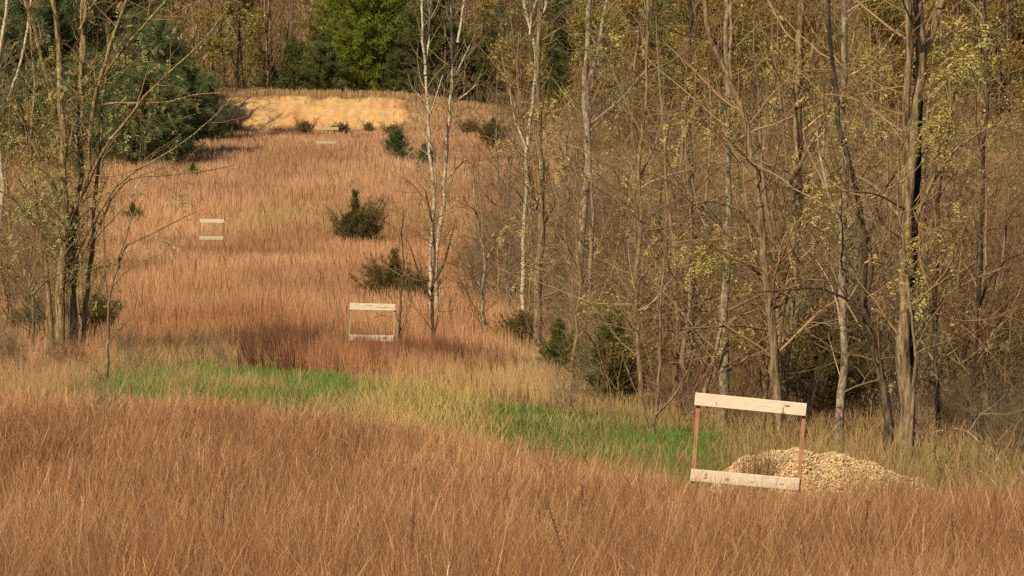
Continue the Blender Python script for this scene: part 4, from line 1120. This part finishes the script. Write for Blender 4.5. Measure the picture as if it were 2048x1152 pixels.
place_tree("cedar_shrub", "dark cedar among trunks behind the new frame's right end", "cedar", shrub_cedar, 1640, 66, .8, 1.12)
place_tree("cedar_shrub", "dark cedar just right of the twin trunks at left", "cedar", shrub_cedar, 190, 108, 5.0, .88)
place_tree("cedar_shrub", "green cedar half hidden behind the crooked bare sapling", "cedar", green_cedar, 60, 106, 5.0, .9, sx=1.2)
place_tree("cedar_shrub", "small green cedar in the field under the long arching limb", "cedar", green_cedar, 265, 206, 2.0, .78, sx=1.2)
place_tree("cedar_shrub", "little green cedar right of the blue-green pine's foot", "cedar", green_cedar, 385, 246, 4.0, .7, sx=1.3)

# ------------------------------------------------------------------ far wood: bare and yellowing trees behind the field
def far_tree(name, seed, h, leafy=None, col=TW_BROWN, rmin=.018):
    rng = np.random.default_rng(seed)
    n = 10
    k = 1 if rng.random() < .7 else 2
    tp = []
    for j in range(k):
        p = np.zeros((n, 3)); p[:, 2] = np.linspace(-.2, h, n)
        p[:, :2] = np.cumsum(rng.normal(0, .012 * h, (n, 2)), 0) * .6; p[:, :2] -= p[0, :2]
        p[:, 0] += j * np.linspace(0, .12 * h, n) * rng.choice([-1, 1]); tp.append(p)
    tp = np.array(tp); tr = np.tile(np.linspace(.11, .03, n), (k, 1))
    gt = Geo(); v, q = tubes(tp, tr, 6, rng); gt.add(v, q)
    g = Geo()
    A, RA = grow(tp, tr, rng, 3.6, 2.8, 42, .08, .12, 6, .5, .12, .45, rmin=rmin * 1.4)
    B, RB = grow(A, RA, rng, 1.9, 1.1, 42, .05, .15, 5, .6, .15, .4, rmin=rmin)
    Cc, RC = grow(B, RB, rng, 1.5, .6, 42, .04, .15, 4, .7, .15, .4, rmin=rmin * .75)
    for Q, R in ((A, RA), (B, RB), (Cc, RC)):
        if len(Q):
            v, q = tubes(Q, R, 3, rng); g.add(v, q, np.repeat(col * (.4 + .95 * rng.random((len(Q), 1))), Q.shape[1] * 3, 0))
    ml = None
    if leafy:
        pal, cnt, size = leafy
        tips = np.concatenate([Cc[:, -1], Cc[:, 2], B[:, -1]])
        nz = vnoise(tips[:, 0] * .9 + tips[:, 1] * .5, tips[:, 2] * .9, seed)
        w = np.clip(nz - .35, 0, 1) ** 1.5 + 1e-4; w /= w.sum()
        s = tips[rng.choice(len(tips), cnt, p=w)] + rng.normal(0, .22, (cnt, 3))
        gl = Geo(); gl.add(*simple_leaves(s, rng, size, pal)); ml = gl.mesh(name + "_leaves", M_LEAF)
    return gt.mesh(name + "_trunk", BARK['locust'], True), g.mesh(name + "_branches", M_TWIG, True), ml

FAR_BARE = [far_tree("bare_tree", 300 + i, 9 + 1.5 * i, None, [TW_BROWN, TW_GREY, TW_BROWN * .9, TW_TAN][i]) for i in range(4)]
FAR_LEAF = [far_tree("leafy_tree", 310 + i, 9 + 1.5 * i, ([PAL_YELLOW + PAL_OLIVE, PAL_OLIVE, PAL_OLIVE + [(.40, .20, .05)], PAL_YELLOW][i], 4200, .18), TW_BROWN) for i in range(4)]

def far_wood():
    rng = np.random.default_rng(400)
    n = 0
    pts = []
    for D0, D1, cnt in ((0, 14, 120), (14, 45, 150), (45, 110, 130)):
        for k in range(cnt):
            pts.append((rng.uniform(-120, 2200), D0 + (D1 - D0) * rng.random()))
    for px, dd in pts:
        edge = 316 if px < 1010 else (300 if px < 1150 else 272)
        if px < 430: edge = 285
        D = edge + dd
        if 615 < px < 830 and dd < 12: continue
        right = px > 1000
        leaf = rng.random() < (.62 if right else (.25 if px > 250 else .3))
        lib = FAR_LEAF if leaf else FAR_BARE
        me = lib[rng.integers(0, 4)]
        if right:
            lab = "yellow and olive leaved tree in the far wood beyond the right-hand thicket" if leaf else "bare brown tree in the far wood beyond the right-hand thicket"
        else:
            lab = "rust and olive leaved tree in the far wood above the sand bank" if leaf else "bare grey-brown tree in the far wood above the sand bank"
        place_tree("leafy_tree" if leaf else "bare_tree", lab, "tree", me, px, D, rng.random() * 6.28, .8 + .5 * rng.random(), group=("leafy" if leaf else "bare") + " trees of the far wood " + ("on the right" if right else "on the left"), partnames=("trunk", "branches", "leaves"))
far_wood()

def understory():
    rng = np.random.default_rng(450)
    n = 60000
    y = 262 + 150 * rng.random(n) ** 1.3
    x = (rng.random(n) * 2 - 1) * (.15 * y + 3)
    u = screen_u(x, y)
    edge = np.where(u > 1150, 270, np.where(u > 1010, 296, np.where(u < 430, 292, 315)))
    k = y > edge + 3 * rng.random(n)
    x, y, u = x[k], y[k], u[k]; n = len(x)
    pal = np.array([TW_BROWN, TW_GREY, TW_BROWN * .7, TW_TAN, (.17, .14, .05), (.26, .17, .05)])
    c = pal[rng.choice(6, n, p=[.3, .22, .18, .14, .1, .06])] * (.7 + .6 * rng.random((n, 1)))
    h = .8 + 3.2 * rng.random(n) ** 2
    blades("wood_undergrowth", x, y, h, .03 + .035 * rng.random(n), rng.normal(0, .35, (n, 2)), c * .8, c, rng, 3, label="brown twiggy undergrowth of the far wood")
    SC.objects["wood_undergrowth"]["category"] = "undergrowth"
understory()

# ------------------------------------------------------------------ thicket: bare bushes and thin saplings
def bush(name, seed, h, stems, col, leafy=None, rmin=.006, dens=1.5, spread=.35):
    rng = np.random.default_rng(seed)
    n = 8
    tp = []
    for j in range(stems):
        a = rng.random() * 6.28; s = spread * h * (.3 + .8 * rng.random()); hh = h * (.6 + .5 * rng.random())
        t = np.linspace(0, 1, n)
        p = np.stack([np.cos(a) * s * t ** 1.1 + .1 * np.cos(a), np.sin(a) * s * t ** 1.1 + .1 * np.sin(a), hh * t - .1], 1)
        p[1:] += np.cumsum(rng.normal(0, .018 * h, (n - 1, 3)), 0); tp.append(p)
    tp = np.array(tp); tr = np.tile(np.linspace(.006 * h + .004, .004, n), (stems, 1))
    gt = Geo(); v, q = tubes(tp, tr, 5, rng); gt.add(v, q, col)
    g = Geo()
    A, RA = grow(tp, tr, rng, 3.2 * dens, .38 * h, 42, .06, .16, 6, .6, .15, .45, rmin=rmin)
    B, RB = grow(A, RA, rng, 3.4 * dens, .18 * h, 45, .03, .18, 5, .7, .12, .4, rmin=rmin * .8)
    Cc, RC = grow(B, RB, rng, 3.0 * dens, .10 * h, 45, .03, .18, 4, .8, .12, .4, rmin=rmin * .7)
    for Q, R in ((A, RA), (B, RB), (Cc, RC)):
        if len(Q):
            v, q = tubes(Q, R, 3, rng); g.add(v, q, np.repeat(col * (.4 + .95 * rng.random((len(Q), 1))), Q.shape[1] * 3, 0))
    ml = None
    if leafy:
        pal, cnt, size = leafy
        tips = np.concatenate([Cc[:, -1], B[:, -1]])
        nz = vnoise(tips[:, 0] * 1.5 + tips[:, 1] * .7, tips[:, 2] * 1.5, seed)
        w = np.clip(nz - .4, 0, 1) ** 1.5 + 1e-4; w /= w.sum()
        s = tips[rng.choice(len(tips), cnt, p=w)] + rng.normal(0, .05, (cnt, 3))
        gl = Geo(); gl.add(*simple_leaves(s, rng, size, pal, .5)); ml = gl.mesh(name + "_leaves", M_LEAF)
    return gt.mesh(name + "_stems", M_TWIG, True), g.mesh(name + "_twigs", M_TWIG, True), ml

def sapling(name, seed, h, col, leafy=None, rmin=.0055):
    rng = np.random.default_rng(seed)
    n = 12
    p = np.zeros((1, n, 3)); p[0, :, 2] = np.linspace(-.1, h, n)
    p[0, 1:, :2] = np.cumsum(rng.normal(0, .012 * h, (n - 1, 2)), 0)
    tr = np.linspace(.010 * h + .01, .006, n)[None]
    gt = Geo(); v, q = tubes(p, tr, 6, rng); gt.add(v, q, col)
    g = Geo()
    A, RA = grow(p, tr, rng, 6.0, .30 * h, 48, .06, .14, 7, .5, .15, .55, rmin=rmin)
    B, RB = grow(A, RA, rng, 3.2, .8, 46, .03, .17, 5, .6, .15, .4, rmin=rmin * .8)
    Cc, RC = grow(B, RB, rng, 3.4, .42, 46, .03, .18, 4, .8, .12, .4, rmin=rmin * .7)
    for Q, R in ((A, RA), (B, RB), (Cc, RC)):
        v, q = tubes(Q, R, 3, rng); g.add(v, q, np.repeat(col * (.4 + .95 * rng.random((len(Q), 1))), Q.shape[1] * 3, 0))
    ml = None
    if leafy:
        pal, cnt, size = leafy
        tips = np.concatenate([Cc[:, -1], B[:, -1]])
        nz = vnoise(tips[:, 0] * 1.2 + tips[:, 1] * .7, tips[:, 2] * 1.2, seed)
        w = np.clip(nz - .42, 0, 1) ** 1.5 + 1e-4; w /= w.sum()
        s = tips[rng.choice(len(tips), cnt, p=w)] + rng.normal(0, .07, (cnt, 3))
        gl = Geo(); gl.add(*simple_leaves(s, rng, size, pal, .45)); ml = gl.mesh(name + "_leaves", M_LEAF)
    return gt.mesh(name + "_stem", M_TWIG, True), g.mesh(name + "_twigs", M_TWIG, True), ml

BUSH = [bush("bare_bush", 500 + i, 2.2 + .3 * i, 7 + i, [TW_BROWN, TW_GREY, TW_BROWN * .85, TW_GREY * .9][i]) for i in range(4)]
BUSHL = [bush("leafy_bush", 510 + i, 2.2 + .3 * i, 6, TW_BROWN, ([PAL_OLIVE + PAL_YELLOW, PAL_YELLOW][i], 700, .06)) for i in range(2)]
SAP = [sapling("bare_sapling", 520 + i, 4.2 + .8 * i, [TW_BROWN, TW_GREY * .85, TW_BROWN * 1.1, TW_GREY * .75][i]) for i in range(4)]
SAPL = [sapling("leafy_sapling", 530 + i, 4.4 + .9 * i, TW_BROWN, ([PAL_YELLOW, PAL_LOCUST, PAL_OLIVE + PAL_YELLOW][i], 560, .075)) for i in range(3)]

def thicket():
    rng = np.random.default_rng(600)
    def put(name, label, cat, lib, px, D, s, group, names):
        place_tree(name, label, cat, lib[rng.integers(0, len(lib))], px, D, rng.random() * 6.28, s, group=group, partnames=names)
    N1, N2 = ("stems", "twigs", "leaves"), ("stem", "twigs", "leaves")
    # twiggy bushes right of the birches and up behind the right-hand trees
    for k in range(185):
        D = rng.uniform(66, 165); px = rng.uniform(np.interp(D, [66, 100, 130, 215], [1260, 1100, 900, 1000]), 2130)
        put("bare_bush", "bare grey-brown bush in the thicket right of the birches", "bush", BUSH, px, D, (.75 + .6 * rng.random()) * (.62 if px < 1170 else 1), "bare bushes of the right-hand thicket", N1)
    for k in range(44):
        D = rng.uniform(112, 205); px = rng.uniform(np.interp(D, [112, 205], [955, 985]), 1300)
        put("bare_bush", "bare grey-brown bush in the thicket right of the birches", "bush", BUSH, px, D, .7 + .45 * rng.random(), "bare bushes of the right-hand thicket", N1)
    for k in range(45):
        D = rng.uniform(66, 190); px = rng.uniform(max(1230, 1000), 2120)
        put("leafy_bush", "bush with last olive and yellow leaves in the right-hand thicket", "bush", BUSHL, px, D, .8 + .6 * rng.random(), "leafy bushes of the right-hand thicket", N1)
    for k in range(165):
        D = rng.uniform(64, 235); px = rng.uniform(np.interp(D, [64, 100, 130, 235], [1260, 1010, 930, 1010]), 2130)
        put("bare_sapling", "bare thin sapling in the thicket right of the birches", "sapling", SAP, px, D, .8 + .6 * rng.random(), "bare saplings of the right-hand thicket", N2)
    for k in range(64):
        D = rng.uniform(66, 235); px = rng.uniform(1200, 2130)
        put("leafy_sapling", "sapling with scattered yellow leaves in the right-hand thicket", "sapling", SAPL, px, D, .85 + .6 * rng.random(), "yellow leaved saplings of the right-hand thicket", N2)
    for k in range(16):
        D = rng.uniform(59, 72); px = rng.uniform(1330, 2110)
        put("bare_sapling", "bare slim sapling among the trunks behind the chip heap", "sapling", SAP, px, D, .6 + .55 * rng.random(), "slim saplings among the right-hand trunks", N2)
    # left edge thicket behind and around the twin-trunked locust
    for k in range(44):
        D = rng.uniform(100, 160); px = rng.uniform(-140, 215 - (D - 102) * 1.6)
        put("bare_bush", "bare bush in the thicket round the twin-trunked locust", "bush", BUSH, px, D, .6 + .5 * rng.random(), "bare bushes round the twin-trunked locust", N1)
    for k in range(30):
        D = rng.uniform(100, 180); px = rng.uniform(-140, 190 - (D - 104) * .9)
        put("leafy_sapling", "sapling with yellow leaves in the thicket at the left edge", "sapling", SAPL, px, D, .8 + .5 * rng.random(), "yellow leaved saplings at the left edge", N2)
    for k in range(22):
        D = rng.uniform(80, 99); px = rng.uniform(-60, 200 - (99 - D) * 2)
        put("low_shrub", "low twiggy scrub at the foot of the twin-trunked locust", "shrub", BUSH, px, D, .22 + .25 * rng.random(), "low scrub at the foot of the twin-trunked locust", N1)
    for k in range(14):
        px = rng.uniform(225, 500); D = float(far_edge(px)) + rng.uniform(.5, 7)
        put("low_shrub", "small twiggy shrub in the tan brush above the green strip's left half", "shrub", BUSH, px, D, .18 + .2 * rng.random(), "small shrubs above the green strip", N1)
    for k in range(46):
        px = rng.uniform(1060, 2080); D = float(far_edge(px)) + rng.uniform(-5, 12)
        put("low_shrub", "low twiggy scrub along the foot of the right-hand trees", "shrub", BUSH, px, D, .20 + .28 * rng.random(), "low scrub along the right-hand trees", N1)
    # single low shrubs in the open
    for px, D, q, where in ((205, 56, .55, "low brown shrub in the near grass at lower left"), (300, 100, .30, "low brown shrub beside the green strip's left end"),
                            (405, 99, .40, "low shrub with forked stems above the green strip"), (345, 101, .30, "low brown shrub near the green strip's middle top"),
                            (530, 94, .50, "low shrub with dead stems left of the dark red grass")):
        place_tree("low_shrub", where, "shrub", BUSH[int(px) % 4], px, D, px * .1, q, partnames=N1)
    for px, D, q, wide, where in ((610, 295.5, .95, 1.15, "reddish shrub against the sand, left of the far frame"), (682, 296.8, .75, 1.7, "olive shrub against the sand, just above the far frame"),
                                  (737, 298.2, .7, .8, "narrow shrub against the sand, right of the far frame"), (788, 295.6, .8, 1.5, "reddish shrub at the sand's lower right corner"),
                                  (940, 297, 1.0, 1.2, "brownish shrub at the bank's foot right of the birches"),
                                  (470, 297, .8, 1.3, "brownish shrub at the left end of the sand")):
        place_tree("low_shrub", where, "shrub", scrub, px, D, px * .37, q, sx=wide, sink=.35)
thicket()

# ------------------------------------------------------------------ dark weed stalks standing over the near grass
def weed(label, px, py_top, D, lean=0.0, seed=0, fat=1.0):
    rng = np.random.default_rng(700 + seed)
    x = (px - 1024) * D / F
    gz = float(ground(x, D)); top = P(px, py_top, D)[2]
    h = top - gz
    n = 9; t = np.linspace(0, 1, n)
    p = np.stack([lean * h * t ** 2 + np.cumsum(rng.normal(0, .006, n)), np.cumsum(rng.normal(0, .006, n)), h * t], 1)[None]
    r = (np.linspace(.0060, .0042, n) * fat)[None]
    root = link("weed_stalk", None, label=label, cat="weed", loc=(x, D, gz))
    g = Geo(); v, q = tubes(p, r, 5, rng); g.add(v, q, TW_RED * .85)
    Q, R = grow(p, r, rng, 7, .16, 32, .08, .12, 5, .6, .45, .5, rmin=.0015); v, q = tubes(Q, R, 3, rng); g.add(v, q, TW_RED * .85)
    link("stem", g.mesh("stem", M_TWIG, True), root)
    g = Geo(); k = 150
    tt = 1 - .45 * rng.random(k) ** .8; f = tt * (n - 1) * .999; i = f.astype(int); w = (f - i)[:, None]
    s = p[0, i] * (1 - w) + p[0, i + 1] * w + rng.normal(0, .007 * fat, (k, 3))
    g.add(*simple_leaves(s, rng, 00.014 * fat, [(.17, .085, .045), (.12, .06, .032), (.23, .12, .06)]))
    link("seed_head", g.mesh("seed_head", M_LEAF), root)

for i, (px, py, D, ln, fat, lab) in enumerate((
        (1160, 968, 31, .0, 1.3, "dark upright weed stalk beside a curved one in the near grass"),
        (1142, 1005, 27, -.18, 1.2, "dark weed stalk curving left at the bottom centre"),
        (1025, 985, 33, -.06, 1.0, "thin dark weed stalk left of the upright and curved pair"),
        (815, 1000, 27, .05, 1.0, "thin weed stalk in near grass below the second frame"),
        (440, 965, 30, .02, 1.0, "dark weed stalk with a side sprig in the left near grass"),
        (1918, 1025, 30, -.08, 1.3, "dark plume weed stalk at the lower right"),
        (1728, 1000, 31, .03, 1.2, "dark thick weed stalk in front of the chip heap's tail"),
        (1205, 905, 42, -.25, 1.2, "dark leaning weed at the near grass edge below the cedar"),
        (1428, 985, 37, .0, 1.2, "dark weed stalk under the new frame's bottom rail"),
        (1620, 1060, 27, -.05, .9, "branching weed stalk at bottom right of the new frame"),
        (268, 765, 60, -.05, 1.6, "dark crooked weed standing at the near grass's upper left edge"),
        (572, 815, 56, .0, 1.4, "short dark weed at the grass edge below the green strip"))):
    weed(lab, px, py, D, ln, i, fat)
